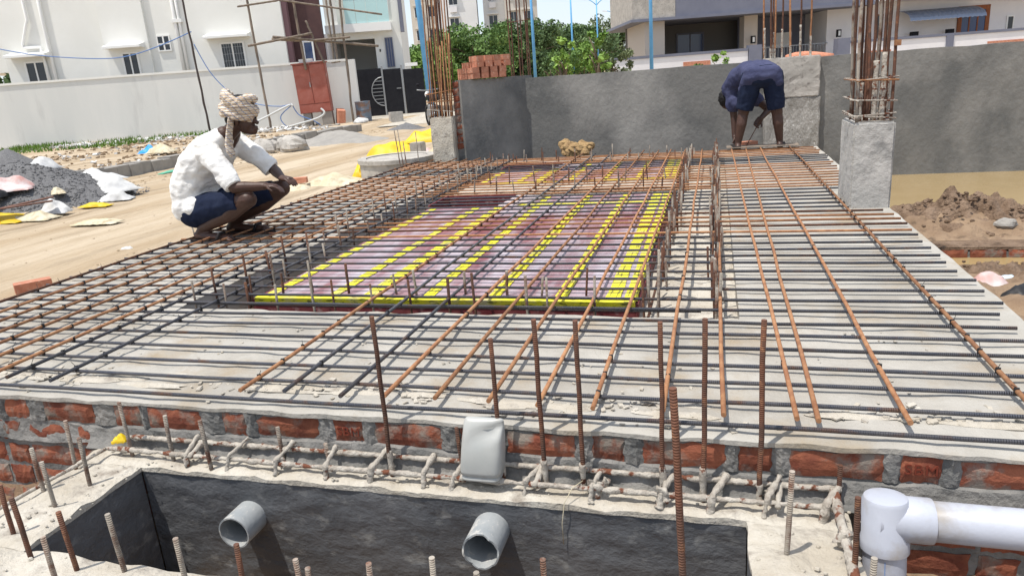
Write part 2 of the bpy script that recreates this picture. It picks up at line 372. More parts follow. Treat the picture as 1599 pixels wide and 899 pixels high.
# mortar core and side faces
MB().box(XL+.006, XR-.006, YN+.007, YN+.22, -1.2, -.0245).build('mortar_core', m_mortar, plinth, base=False)
MB().box(XR-.2, XR-.012, YN+.22, YF-.01, -1.2, -.03).build('mortar_core', m_mortar, plinth, base=False)
MB().box(XL+.012, XL+.2, YN+.22, YF-.01, -1.2, -.03).build('mortar_core', m_mortar, plinth, base=False)
# front bricks: measured header / stretcher run
run = [(-2.80,-2.62),(-2.596,-2.473),(-2.40,-2.171),(-2.077,-1.955),(-1.935,-1.709),(-1.619,-1.525),(-1.489,-1.245),(-1.189,-1.085),(-1.049,-.818),(-.752,-.64),(-.604,-.39),(-.344,-.246),(-.198,.04),(.066,.162),(.203,.441),(.475,.578),(.617,.85),(.88,.98),(1.0,1.10)]
bmeshes = {}
def brick_mesh(L, seed):
    key = (round(L, 2), seed % 5)
    if key in bmeshes: return bmeshes[key]
    rnd_ = random.Random(seed); mb = MB(); nx = 8; nzz = 3; vs = []; fs = []
    for j in range(nzz+1):
        for i in range(nx+1):
            e = (i in (0, nx)) or (j in (0, nzz)); a = .0045 if e else .001
            vs.append(Vector((-L/2+L*i/nx+rnd_.uniform(-a, a), (.006 if e else 0)+rnd_.uniform(-.001, .001), .076*j/nzz+rnd_.uniform(-a, a))))
    fs = [(j*(nx+1)+i, j*(nx+1)+i+1, (j+1)*(nx+1)+i+1, (j+1)*(nx+1)+i) for j in range(nzz) for i in range(nx)]
    ring = list(range(nx+1))+[j*(nx+1)+nx for j in range(1, nzz+1)]+[nzz*(nx+1)+i for i in range(nx-1, -1, -1)]+[j*(nx+1) for j in range(nzz-1, 0, -1)]
    b = len(vs); vs += [Vector((vs[k].x, .07, vs[k].z)) for k in ring]; n = len(ring)
    for k in range(n): fs.append((ring[(k+1) % n], ring[k], b+k, b+(k+1) % n))
    mb.add(vs, fs); me = mb.mesh('brick', m_brick); bmeshes[key] = me; return me
stamped = []
def put_brick(x0, x1, z0, y=YN, parent=plinth, seed=None):
    o = bpy.data.objects.new('brick', brick_mesh(x1-x0, seed if seed is not None else random.randrange(99)))
    reg(o, Matrix.Translation((.5*(x0+x1), y+jit(.002), z0)) @ Matrix.Rotation(jit(.012), 4, 'Y')); return attach(o, parent)
for i, (a, b) in enumerate(run):
    o = put_brick(a, b, -.103+jit(.002), seed=i)
    if i in (7, 15): stamped.append(o)
for c in range(1, 7):
    x = -3.0+(.11 if c % 2 else 0); z = -.103-.094*c; k = 0
    while x < 1.0:
        L = .23 if (k+c) % 2 else .105
        if x+L < -1.9 or x > .36: put_brick(x, min(x+L, 1.10), z+jit(.003))
        x += L+.017; k += 1
for o in stamped:
    cu = bpy.data.curves.new('letters', 'FONT'); cu.body = 'SBM'; cu.size = .043; cu.align_x = 'CENTER'; cu.extrude = .0012; cu.space_character = 1.12
    t = bpy.data.objects.new('tmp', cu); COL.objects.link(t); dg = bpy.context.evaluated_depsgraph_get()
    me = bpy.data.meshes.new_from_object(t.evaluated_get(dg)); bpy.data.objects.remove(t); me.materials.clear(); me.materials.append(m_letter)
    l = bpy.data.objects.new('stamped_letters', me); reg(l, WM[o.name] @ Matrix.Translation((0, -.0022, .028)) @ Matrix.Rotation(PI/2, 4, 'X')); attach(l, o)
# lumpy mortar skirt along the foot of the first course, mortar smears on joints
mb = MB(); nx = 220; prof = [(-.0,.0), (.012,-.008), (.016,-.03), (.022,-.055), (.035,-.085), (.05,-.10)]
vs = []; fs = []
for i in range(nx+1):
    x = -2.7+3.85*i/nx; a = .5+.9*fbm(x, 2, 3.2, 4)
    for k, (d, z) in enumerate(prof):
        y = YN+.009-d*(1 if x > -2.2 else .35)-.008*fbm(x*2, k, 6, 3)*(k > 0)
        vs.append((x, y, -.107+.018*max(-.2,a-.3)*(1-k/6)+z*(.7+.15*a)))
w = len(prof)
fs = [(i*w+k, i*w+k+1, (i+1)*w+k+1, (i+1)*w+k) for i in range(nx) for k in range(w-1)]
MB().add(vs, fs).build('mortar_skirt', m_mortar, plinth, base=False)
for i in range(len(run)-1):
    x = (run[i][1]+run[i+1][0])/2; wd = (run[i+1][0]-run[i][1])/2+.012
    mb = MB(); n = 8; vs = []
    for j in range(n+1):
        for k in range(7):
            u = (k-3)/3; z = -.02-.085*j/n
            vs.append((x+u*wd*(.8+.35*fbm(z*9, i+u, 4, 2)), YN+.006-.010*(1-u*u)*(1+.8*fbm(u*2+i, z*20, 1.5, 2)), z))
    fs = [(j*7+k, (j+1)*7+k, (j+1)*7+k+1, j*7+k+1) for j in range(n) for k in range(6)]
    mb.add(vs, fs).build('mortar_joint', m_mortar, plinth, base=False)

m_palebd = M('pale_board', (.62,.52,.52), (.54,.45,.44), 6, .6)
# ================================================================== FORMWORK PANELS
def form_panel(x0, x1, y0, y1, hx, hy, tapes, label, crossy):
    t = thing('formwork_panel', ((x0+x1)/2, (y0+y1)/2, -.3), label, 'formwork')
    edges = [x0]+[a for a in tapes[1:-1]]+[x1]
    for a, b in zip(edges[:-1], edges[1:]):
        yy = hy if b <= hx+.02 else y1
        z = jit(.001)
        MB().box(a+.0015, b-.0015, y0+.012, yy, -.016, -.002+z).build('plywood_board', m_ply, t)
    MB().box(x0, x1, y0, y0+.012, -.19, -.0035).build('front_board', m_plyside, t)
    MB().box(x0-.014, x0-.001, y0, y1, -.25, -.006).build('side_board', m_plyside, t)
    MB().box(x1+.001, x1+.014, y0, y1, -.25, -.006).build('side_board', m_plyside, t)
    # open hatch
    MB().box(x0, x0+.012, hy+.001, y1, -.16, .028).build('hatch_board', m_plyside, t)
    MB().box(x0+.013, hx, y1-.012, y1, -.22, .024).build('hatch_board', m_plyside, t)
    MB().box(hx-.012, hx, hy+.001, y1-.013, -.16, .003).build('hatch_board', m_plyside, t)
    MB().box(x0+.013, hx-.013, hy+.001, y1-.013, -.24, -.22).build('hatch_floor', m_plyside, t)
    pts_ = [(hx-.03, hy+.02, .004), (hx+.10, hy-.03, .004), (hx+.30, y1-.04, .004), (hx+.02, y1-.02, .012)]
    MB().add([Vector(p) for p in pts_]+[Vector(p)+Vector((0,0,.006)) for p in pts_], [(3,2,1,0),(4,5,6,7),(0,1,5,4),(1,2,6,5),(2,3,7,6),(3,0,4,7)]).build('pale_board', m_palebd, t)
    def tp(pts_a, pts_b, wd):
        mb = MB(); n = 26; vs = []; a = Vector(pts_a); b = Vector(pts_b); d = (b-a); s = Vector((-d.y, d.x, 0)).normalized()
        for i in range(n+1):
            p = a+d*i/n
            for k in (-1, -.33, .33, 1): q = p+s*(k*wd/2*(1+.25*nz(p.x*3, p.y*3, 7))+jit(.004)+.006*nz(p.y*2, p.x*5)); q.z = .0012+.002*abs(nz(q.x*8, q.y*8)); vs.append(q)
        fs = [(i*4+k, i*4+k+1, (i+1)*4+k+1, (i+1)*4+k) for i in range(n) for k in range(3)]
        o = mb.add(vs, fs).build('tape', m_tape, t); return o
    for k, x in enumerate(tapes):
        ye = hy if x < hx+.02 else y1
        if k == len(tapes)-1:
            tp((x-.045, y0+.02, 0), (x-.045, ye, 0), .068); tp((x+.037, y0+.02, 0), (x+.037, ye, 0), .06)
        else: tp((x, y0+.02, 0), (x+jit(.01), ye-.01, 0), .058 if k != 2 else .085)
    mb = MB(); n = 40; vs = []
    for i in range(n+1):
        x = x0+.0+(x1-x0)*i/n; e = .003*nz(x*5, 1)
        vs += [(x, y0-.003, -.024+e), (x, y0-.004, .0), (x, y0+.004, .0035), (x, y0+.05+e, .0035)]
    fs = [(i*4+k, (i+1)*4+k, (i+1)*4+k+1, i*4+k+1) for i in range(n) for k in range(3)]
    mb.add(vs, fs).build('tape', m_tape2, t)
    if crossy: tp((hx+.02, crossy, .002), (x1-.1, crossy, .002), .07)
    return t
form_panel(-2.29, -.335, 3.06, 5.98, -1.66, 5.5, [-2.235,-1.87,-1.66,-1.35,-1.01,-.69,-.40], 'large maroon plywood shuttering panel with yellow tape in the middle of slab', 5.57)
form_panel(-2.29, -.335, 6.78, 8.12, -1.66, 7.7, [-2.235,-1.87,-1.66,-1.35,-1.01,-.69,-.40], 'smaller far maroon plywood shuttering panel with yellow tape near back wall', 7.2)

# ================================================================== BARS
def bar(name, p0, p1, r, mat, parent, wob=0.0, n=1, seg=8, zdir=None):
    p0 = Vector(p0); p1 = Vector(p1); d = p1-p0; L = d.length
    q = d.to_track_quat('Z', 'Y'); mb = MB(); pts = []
    for i in range(n+1):
        e = 0 if i in (0, n) else wob
        pts.append((jit(e), jit(e), L*i/n))
    mb.tube(pts, r, seg); me = mb.mesh(name, mat, False)
    me.polygons.foreach_set('use_smooth', [len(p.vertices) == 4 for p in me.polygons])
    o = bpy.data.objects.new(name, me); reg(o, Matrix.Translation(p0) @ q.to_matrix().to_4x4()); return attach(o, parent)
mat_root = thing('rebar_mat', (-1.3, 5.2, .012), 'wide mat of crossing steel reinforcement bars tied over the whole slab', 'rebar mat')
ys = []; y = 1.885
while y < 8.72: ys.append(y); y += .147+jit(.012)
for i, y in enumerate(ys):
    if y < 4.3: m = m_steel
    elif y < 4.98: m = m_rusto if i % 3 else m_rustd
    elif y < 5.95: m = m_steel
    elif y < 7.35: m = m_rusto
    elif y < 7.9: m = m_steel
    else: m = m_rusto
    x0 = XL+.06+jit(.03); x1 = XR-.055+jit(.03)
    if y > 5.1 and y < 5.75: x1 = .84+jit(.02)
    if y < 1.98: x0 = -3.4; x1 = 1.0
    bar('transverse_bar', (x0, y+jit(.01), .022), (x1, y+jit(.012), .022), .0071, m, mat_root, .003, 12)
LX = [(.84,.80,'o'),(.51,.49,'o'),(.28,.34,'o'),(.225,.18,'o'),(.03,.01,'o'),(-.14,-.14,'o'),(-.345,-.33,'o'),(-.515,-.5,'o'),(-.675,-.64,'o'),(-.855,-.82,'o'),(-1.03,-.98,'o'),(-1.18,-1.19,'s'),(-1.40,-1.39,'s'),(-1.565,-1.56,'o'),(-2.39,-2.36,'s'),(-2.61,-2.60,'s'),(-2.71,-2.72,'o'),(-2.88,-2.88,'o'),(-3.05,-3.04,'o'),(-3.21,-3.22,'o'),(-3.37,-3.37,'o'),(-3.52,-3.53,'o'),(-3.70,-3.69,'d')]
for k, (a, b, c) in enumerate(LX):
    mm = {'o': m_rusto, 's': m_steel, 'd': m_rustd}[c]
    yn = 1.93+jit(.012)
    if k < 1: yn = 1.90
    bar('longitudinal_bar', (a, yn, .037), (b, 8.78+jit(.1), .037), .0077, mm, mat_root, .004, 14)
tb = MB()
for k, (a, b, c) in enumerate(LX):
    if k > 13 or k in (0, 13):
        for y in ys[1:]:
            if random.random() < .9:
                x = a+(b-a)*(y-1.9)/6.9
                tb.obox((x+jit(.005), y+jit(.005), .034), .013, .009, .024, jit(.8)); tb.tube([(x, y, .045), (x+jit(.03), y+jit(.03), .05+random.random()*.02)], .0012, 3)
    else:
        for y in ys[1:]:
            if random.random() < .09: tb.obox((a+(b-a)*(y-1.9)/6.9, y, .034), .013, .009, .022, jit(.8))
tag(tb.build('tie_wire', m_tie, mat_root, base=False), kind='stuff')

# ---- upright stirrup legs of the beams
def cage(label, loc, pts, group='beam cages with upright stirrup legs'):
    t = thing('beam_cage', loc, label, 'rebar cage', group)
    for (x, y, zb, zt, tl) in pts:
        bar('stirrup_leg', (x, y, zb), (x+tl[0], y+tl[1], zt), random.choice((.0055, .0062, .007)), random.choice((m_stub, m_stub, m_rustd)), t, .0015, 3, 6)
    return t
def row(axis, c, a, b, step, zt=.14, zb=-.2):
    out = []; p = a
    while p < b:
        q = c+jit(.02); x, y = (p+jit(.03), q) if axis == 'x' else (q, p+jit(.03))
        out.append((x, y, zb, zt+jit(.045), (jit(.012), jit(.012)))); p += step*random.uniform(.8, 1.25)
    return out
def horiz(t, a, b, m):
    bar('longitudinal_rod', a, b, .006, m, t, .003, 8)
c = cage('row of upright stirrup legs along near edge of the large plywood panel', (-1.3, 2.95, -.25), row('x', 2.98, -2.28, -.33, .17, .125)+row('x', 3.16, -2.2, -.4, .19, .13, -.002))
horiz(c, (-2.6, 2.93, .008), (-.05, 2.93, .008), m_steel); horiz(c, (-2.6, 3.03, -.14), (-.05, 3.03, -.14), m_rustd)
c = cage('row of upright stirrup legs in the trench left of plywood panels', (-2.47, 5.8, -.28), row('y', -2.58, 2.95, 8.6, .20, .13)+row('y', -2.36, 2.95, 8.6, .20, .13))
horiz(c, (-2.56, 2.7, -.08), (-2.56, 8.5, -.08), m_steel); horiz(c, (-2.38, 2.9, -.09), (-2.38, 8.5, -.09), m_rustd)
c = cage('dense double row of upright stirrup legs right of plywood panels', (-.12, 5.8, -.07), row('y', -.265, 2.95, 8.65, .13, .13)+row('y', -.235, 3.0, 8.6, .22, .12)+row('y', .02, 2.95, 8.65, .12, .14)+row('y', -.01, 3.1, 8.6, .2, .12))
horiz(c, (-.27, 2.9, -.03), (-.27, 8.5, -.03), m_rustd); horiz(c, (.02, 2.9, -.035), (.02, 8.5, -.035), m_stub)
c = cage('row of upright stirrup legs on the beam between the two plywood panels', (-1.3, 6.4, -.01), row('x', 6.2, -2.3, -.35, .17, .13, -.01)+row('x', 6.68, -2.3, -.35, .17, .15, -.01))
horiz(c, (-2.5, 6.17, .008), (0, 6.17, .008), m_rusto); horiz(c, (-2.5, 6.70, .008), (0, 6.70, .008), m_rusto)
c = cage('row of upright stirrup legs behind far plywood panel near the back wall', (-1.3, 8.3, -.01), row('x', 8.17, -2.4, -.3, .17, .13, -.2)+row('x', 8.45, -2.4, -.3, .19, .13, -.01))
horiz(c, (-2.5, 8.2, .008), (0, 8.2, .008), m_rusto)
# steel standing below the squatting worker at the slab's left edge
c = cage('few thin bars rising at slab edge in front of squatting worker', (-3.9, 5.0, -.25), [(-3.93,5.0,-.25,.34,(.0,.0)),(-3.90,5.06,-.25,.30,(.01,.0)),(-3.92,4.8,-.25,.12,(-.03,0)),(-3.93,4.88,-.25,.14,(-.03,0)),(-3.93,4.68,-.25,.10,(-.03,0))])
c = cage('thin bars bunched upright beside the round concrete well ring', (-3.92, 8.75, -.25), [(-3.93,8.7,-.25,.46,(-.05,0)),(-3.9,8.72,-.25,.46,(-.04,0)),(-3.88,8.74,-.25,.3,(-.01,0)),(-3.86,8.72,-.25,.26,(-.02,0)),(-3.78,8.92,-.25,.4,(-.0,0)),(-3.6,8.95,-.25,.12,(.04,0))])

# ================================================================== CONCRETE TANK IN FRONT
ZT = -.18
tank = thing('concrete_tank', (-.9, 1.4, -1.0), 'open concrete tank with dark plastered inside in the foreground', 'tank')
PX0, PX1, PY0, PY1 = -1.885, .09, 1.30, 1.752
def rim(x0, x1, y0, y1, step=.022):
    nx = max(2, int((x1-x0)/step)); ny = max(2, int((y1-y0)/step))
    def P(i, j):
        x = x0+(x1-x0)*i/nx; y = y0+(y1-y0)*j/ny
        e = (i in (0, nx)) or (j in (0, ny))
        xx = x+(.006*fbm(y, x, 12, 2) if i in (0, nx) else 0); yy = y+(.006*fbm(x, y, 12, 2) if j in (0, ny) else 0)
        return Vector((xx, yy, ZT+.012*fbm(x, y, 9, 4)-(.006 if e else 0)))
    vs = [P(i, j) for j in range(ny+1) for i in range(nx+1)]
    fs = [(j*(nx+1)+i, j*(nx+1)+i+1, (j+1)*(nx+1)+i+1, (j+1)*(nx+1)+i) for j in range(ny) for i in range(nx)]
    ring = list(range(nx+1))+[j*(nx+1)+nx for j in range(1, ny+1)]+[ny*(nx+1)+i for i in range(nx-1, -1, -1)]+[j*(nx+1) for j in range(ny-1, 0, -1)]
    b = len(vs); n = len(ring); vs += [Vector((vs[k].x, vs[k].y, ZT-.022)) for k in ring]
    for k in range(n): fs.append((ring[(k+1) % n], ring[k], b+k, b+(k+1) % n))
    return MB().add(vs, fs).build('rim', m_lime, tank, base=False)
rim(-2.16, .35, PY1, 1.868); rim(-2.16, PX0, PY0-.0, PY1-.001); rim(PX1, .35, PY0, PY1-.001); rim(-2.16, .35, .45, PY0-.001, .04)
def wallgrid(name, o, u, v, nu, nv, nrm, mat, amp=.006):
    o = Vector(o); u = Vector(u); v = Vector(v); nrm = Vector(nrm); vs = []
    for j in range(nv+1):
        for i in range(nu+1):
            p = o+u*(i/nu)+v*(j/nv); e = 0 if (i in (0, nu) or j in (0, nv)) else 1
            vs.append(p+nrm*e*amp*fbm(p.x*3+p.y*3, p.z*7, 2.5, 4))
    fs = [(j*(nu+1)+i, j*(nu+1)+i+1, (j+1)*(nu+1)+i+1, (j+1)*(nu+1)+i) for j in range(nv) for i in range(nu)]
    return MB().add(vs, fs).build(name, mat, tank, True, base=False)
ZB = -1.05
wallgrid('far_wall', (PX0, PY1+.003, ZB), (PX1-PX0, 0, 0), (0, 0, ZT-.014-ZB), 90, 40, (0,-1,0), m_darkpl)
wallgrid('left_wall', (PX0-.003, PY0, ZB), (0, PY1-PY0, 0), (0, 0, ZT-.014-ZB), 24, 30, (1,0,0), m_darkpl)
wallgrid('right_wall', (PX1+.003, PY1, ZB), (0, PY0-PY1, 0), (0, 0, ZT-.014-ZB), 24, 30, (-1,0,0), m_darkpl)
wallgrid('near_wall', (PX1, PY0-.003, ZB), (PX0-PX1, 0, 0), (0, 0, ZT-.014-ZB), 40, 20, (0,1,0), m_darkpl)
MB().box(PX0-.1, PX1+.1, PY0-.1, PY1+.1, ZB-.1, ZB+.001).build('tank_floor', m_darkpl, tank, base=False)
MB().box(-2.15, -2.05, .45, 1.867, -1.2, ZT-.024).build('outer_wall', m_conc, tank, base=False)
MB().box(.27, .345, .45, 1.867, -1.2, ZT-.024).build('outer_wall', m_conc, tank, base=False)
# starter bars standing in the rim
for x, y, zt, mm in [(-1.96,1.80,.03,m_stub),(-1.79,1.80,-.01,m_stub),(-1.61,1.77,0,m_stub),(-1.38,1.84,-.05,m_stub),(-1.21,1.85,-.10,m_stub),(-2.11,1.70,0,m_stub),(-1.97,1.62,-.01,m_stub),(-2.08,1.55,-.02,m_stub),(-1.97,1.49,-.02,m_stub),(-1.64,1.25,0,m_rustd),(-1.82,1.27,.01,m_rustd),(-1.49,1.26,0,m_stub),(-1.98,1.35,-.02,m_rustd),
                     (-1.63,1.18,-.03,m_stub),(.175,1.61,.06,m_stub),(.33,1.85,-.05,m_rustd),(.325,1.57,.03,m_rustd),(-1.28,1.24,-.03,m_stub),(-1.11,1.24,-.03,m_rustd),(-.94,1.24,-.05,m_stub),(-.92,1.235,-.07,m_stub),(-.76,1.24,-.04,m_stub),(-.60,1.24,0,m_stub),(-.49,1.24,-.03,m_stub),(-.34,1.24,.03,m_stub),(.33,1.42,-.02,m_stub)]:
    bar('starter_bar', (x, y, ZT-.06), (x+jit(.008), y+jit(.006), zt), .0068, mm, tank, .001, 3)
bar('tall_starter_bar', (-.045, 1.22, ZT-.06), (-.07, 1.22, .44), .0072, m_rustd, tank, .002, 5)
# loose grit on the rim
mb = MB()
for i in range(260):
    x = random.uniform(-2.1, .38); y = random.choice((random.uniform(1.76, 1.86), random.uniform(1.0, 1.29)))
    if random.random() < .3: x = random.choice((random.uniform(-2.12, -1.86), random.uniform(.11, .37))); y = random.uniform(1.32, 1.74)
    r = random.uniform(.002, .007); mb.ball((x, y, ZT+r*.5), (r*1.3, r, r*.8), 5, 4)
tag(mb.build('grit', m_lime, tank, base=False), kind='stuff')
# cage lying on the far rim
ring = thing('ring_beam_cage', (-.9, 1.82, ZT), 'cement crusted bar cage with tall upright bars lying on tank rim', 'rebar cage')
def crust(name, pts, r, n=40, amp=.35, parent=ring, mat=m_crust):
    pts = [Vector(p) for p in pts]; P = []
    for i in range(n+1):
        t = i/n*(len(pts)-1); k = min(int(t), len(pts)-2); P.append(pts[k].lerp(pts[k+1], t-k)+Vector((jit(.0015), jit(.0015), jit(.0015))))
    rs = [r*(1+amp*fbm(p.x*2+p.y*3, p.z*2, 12, 3)+.15*random.random()) for p in P]
    return MB().tube(P, rs, 8).build(name, mat, parent, True)
crust('rod', [(-2.02,1.845,-.128),(-1.2,1.85,-.13),(-.3,1.85,-.125),(.33,1.85,-.125)], .0078, 220, .6)
crust('rod', [(-2.06,1.795,-.150),(-1.3,1.79,-.152),(-.3,1.79,-.148),(.33,1.79,-.145)], .0078, 220, .6)
crust('rod', [(-2.06,1.79,-.15),(-2.12,1.4,-.16),(-2.14,.9,-.17)], .006, 30, .15)
crust('rod', [(.315,1.84,-.125),(.315,1.70,-.14),(.32,1.50,-.165)], .012, 20)
for x in (-1.72,-1.54,-1.36,-1.19,-1.02,-.85,-.745,-.52,-.33,-.13,.01,.15,.30):
    dx = jit(.015); crust('cross_tie', [(x-.008+dx,1.775,-.185),(x-.004+dx*.5,1.785,-.135+jit(.008)),(x+.02-dx,1.855,-.112+jit(.012))], random.uniform(.0065,.0095), 18, .7)
    if random.random() < .5: crust('cross_tie', [(x+.02,1.78,-.15),(x+.03,1.86,-.122)], .009, 8, .4)
for x, y, r in ((-.325,1.80,.03),(-.13,1.79,.026),(-.30,1.835,.02),(.155,1.83,.022),(-1.36,1.80,.02),(.315,1.66,.026),(.31,1.80,.02)):
    mb = MB(); mb.ball((x, y, -.15), (r*.8, r*.6, r*.9), 18, 12)
    mb.v = [p+Vector((nz(p.x, p.y, p.z, 60), nz(p.y, p.z, p.x, 60), nz(p.z, p.x, p.y, 60)))*.016 for p in mb.v]; mb.build('cement_lump', m_crust, ring, True)
for x, zt in ((-.98,.35),(-.61,.29),(-.48,.35),(-.365,.35),(-.135,.35),(-.025,.36),(.125,.36)):
    bar('upright_bar', (x, 1.83, ZT-.02), (x+jit(.004), 1.83+jit(.004), zt), .0072, m_rustd, ring, .002, 5)
    crust('bar_splash', [(x, 1.83, ZT), (x, 1.83, ZT+random.uniform(.05, .11))], .0088, 8, .3)
bar('upright_bar', (-.745, 1.845, ZT-.02), (-.752, 1.845, -.01), .0065, m_rustd, ring, .002, 3)

# ================================================================== PIPES AROUND THE TANK
def sharpen(o, ang=40):
    bm = bmesh.new(); bm.from_mesh(o.data)
    for e in bm.edges:
        if len(e.link_faces) == 2 and e.calc_face_angle(0) > math.radians(ang): e.smooth = False
    bm.to_mesh(o.data); bm.free(); return o
def pipe_stub(x, z, yend, label, rag=0):
    mb = MB(); seg = 32; ro, ri = .0555, .0505; vs = []; fs = []
    ring_ = [(ro, 1.80, 0), (ro, yend, 1), (ri, yend, 1), (ri, 1.80, 0)]
    for r, y, e in ring_:
        for k in range(seg):
            a = 2*PI*k/seg; yy = y + (e*rag*(.003*math.sin(a*5)+.007*max(0, math.sin(a))**3+.002*math.sin(11*a)))
            vs.append((x+r*math.cos(a), yy, z+r*math.sin(a)))
    for i in range(3):
        for k in range(seg): k2 = (k+1) % seg; fs.append((i*seg+k, (i+1)*seg+k, (i+1)*seg+k2, i*seg+k2))
    o = mb.add(vs, fs).build('drain_pipe', m_pvcg, None, True, fix=True); sharpen(o)
    return tag(o, label, 'pipe', 'pipe stubs in the tank wall')
pipe_stub(-1.475, -0.334, 1.655, 'left grey pipe stub with clean rim sticking out of tank wall')
pipe_stub(-0.635, -0.290, 1.64, 'right grey pipe stub with chipped rim sticking out of tank wall', 1)
tee = thing('pipe_tee', (.42, 1.74, -.6), 'white plastic pipe tee with long horizontal pipe at tank corner', 'pipe')
ax, ay, az = .42, 1.742, -.128
mb = MB(); mb.lathe([(.043,.33),(.046,.0),(.048,.0),(.0495,.002),(.0495,.9),(.043,.9)], (ax+.09, ay, az), 32, (1,0,-.012)); mb.build('long_pipe', m_pvcw, tee, True, fix=True).name and sharpen(bpy.data.objects['long_pipe'], 50)
mb = MB(); mb.lathe([(.050,.105),(.0555,.104),(.0565,.098),(.0565,.045),(.053,.038),(.053,-.02)], (ax, ay, az), 32, (1,0,-.012)); mb.build('tee_socket', m_pvcw, tee, True, fix=True).name and sharpen(bpy.data.objects['tee_socket'], 35)
dn = Vector((.03, -.10, -.99)).normalized()
mb = MB(); c0 = Vector((ax, ay, az)); mb.lathe([(.0,-.060),(.035,-.059),(.050,-.055),(.0545,-.046),(.0545,.05),(.0570,.055),(.0570,.085),(.050,.087)], c0, 32, dn); mb.build('tee_body', m_pvcw, tee, True, fix=True).name and sharpen(bpy.data.objects['tee_body'], 35)
mb = MB(); mb.lathe([(.0505,.08),(.0505,.75)], c0, 32, dn); o = mb.build('down_pipe', m_pvcw, tee, True, fix=True)
x_, y_, d_ = basis(dn)
mb = MB()
for a0, w, h0, h1 in ((-1.75, .02, .09, .34), (-1.62, .10, .15, .157), (-1.62, .10, .17, .176), (-1.60, .12, .19, .20), (-1.60, .1, .215, .225)):
    vs = []
    for h in (h0, h1):
        for k in range(4): a = a0+w*k/3; vs.append(c0+Vector((math.cos(a), math.sin(a), 0))*.0518+d_*h)
    mb.add(vs, [(k, k+1, k+5, k+4) for k in range(3)])
mb.build('blue_print', m_blueline, o, base=False, fix=True)
# pale grey flattened pipe end leaning at the brick face
mb = MB(); seg = 40; vs = []; fs = []
prof = [(-.142,.056,.030),(-.141,.060,.038),(-.136,.061,.039),(-.131,.058,.036),(-.127,.058,.036),(-.123,.063,.041),(-.112,.065,.043),(-.07,.064,.041),(-.05,.064,.039),(-.035,.063,.036),(-.02,.063,.034),(-.005,.062,.031),(.012,.061,.026),(.022,.061,.021),(.032,.060,.016),(.038,.058,.011),(.041,.054,.006),(.042,.03,.002)]
for z, a, b in prof:
    for k in range(seg):
        t = 2*PI*k/seg; c_, s_ = math.cos(t), math.sin(t)
        X = a*math.copysign(abs(c_)**.38, c_); Y = b*math.copysign(abs(s_)**.5, s_)
        if s_ < 0 and z > -.06: Y += .75*b*max(0, 1-abs((z-.012-.45*(X-.03))/.028))*sst(-.05, .03, X)
        vs.append((-.668+X+.25*(z+.17)*.30, 1.80+Y+(z+.17)*.10, z))
n = len(prof)
fs = [(i*seg+k, i*seg+(k+1) % seg, (i+1)*seg+(k+1) % seg, (i+1)*seg+k) for i in range(n-1) for k in range(seg)]
fs += [tuple((n-1)*seg+k for k in range(seg)), tuple(range(seg-1, -1, -1))]
tag(mb.add(vs, fs).build('flattened_pipe_end', m_duct, None, True, fix=True), 'pale grey flattened pipe end upright between brick face and tank rim', 'pipe')
wp = [Vector(p) for p in ((-.36,1.80,-.13),(-.385,1.765,-.135),(-.405,1.742,-.17),(-.415,1.742,-.24),(-.415,1.744,-.31))]
tag(MB().tube(wp, .0014, 5).build('tie_wire_end', m_cream, None, True, base=False), 'thin pale wire end hanging over the dark tank wall', 'wire')
# scrap of yellow plastic on the cage corner
def crumple(name, c, w, d, h, mat, seed=0, rz=0, n=24, parent=None, rough_=1.0, sag=1.0):
    vs = []
    for j in range(n+1):
        for i in range(n+1):
            u = i/n*2-1; v = j/n*2-1; r = max(abs(u), abs(v)); e = (1-abs(u)**2.5)*(1-abs(v)**2.5)
            k = fbm(u*1.0+seed*3.1, v*1.0-seed*1.7, 1.0, 2)+.16*(1-abs(2*nz(u*2.2+seed, v*2.2, seed)))
            x = u*w/2*(1+.22*nz(u*2, v*2, seed)*rough_); y = v*d/2*(1+.22*nz(v*2, u*2, seed+5)*rough_)
            z = h*max(.0, (.55+.42*k*rough_))*e*sag+.006*(1+nz(u*6, v*6, seed))
            q = Matrix.Rotation(rz, 3, 'Z') @ Vector((x, y, z)); vs.append(Vector(c)+q)
    fs = [(j*(n+1)+i, j*(n+1)+i+1, (j+1)*(n+1)+i+1, (j+1)*(n+1)+i) for j in range(n) for i in range(n)]
    rim_ = list(range(n+1))+[j*(n+1)+n for j in range(1, n+1)]+[n*(n+1)+i for i in range(n-1, -1, -1)]+[j*(n+1) for j in range(n-1, 0, -1)]
    b = len(vs); m_ = len(rim_)
    vs += [Vector((vs[k].x, vs[k].y, vs[k].z-.006)) for k in rim_]
    fs += [(rim_[(k+1) % m_], rim_[k], b+k, b+(k+1) % m_) for k in range(m_)]
    return MB().add(vs, fs).build(name, mat, parent, True)
tag(crumple('plastic_scrap', (-2.02, 1.82, -.135), .05, .03, .03, m_yel, 3, .4, 10), 'tiny scrap of yellow plastic on the crusted cage corner', 'litter')

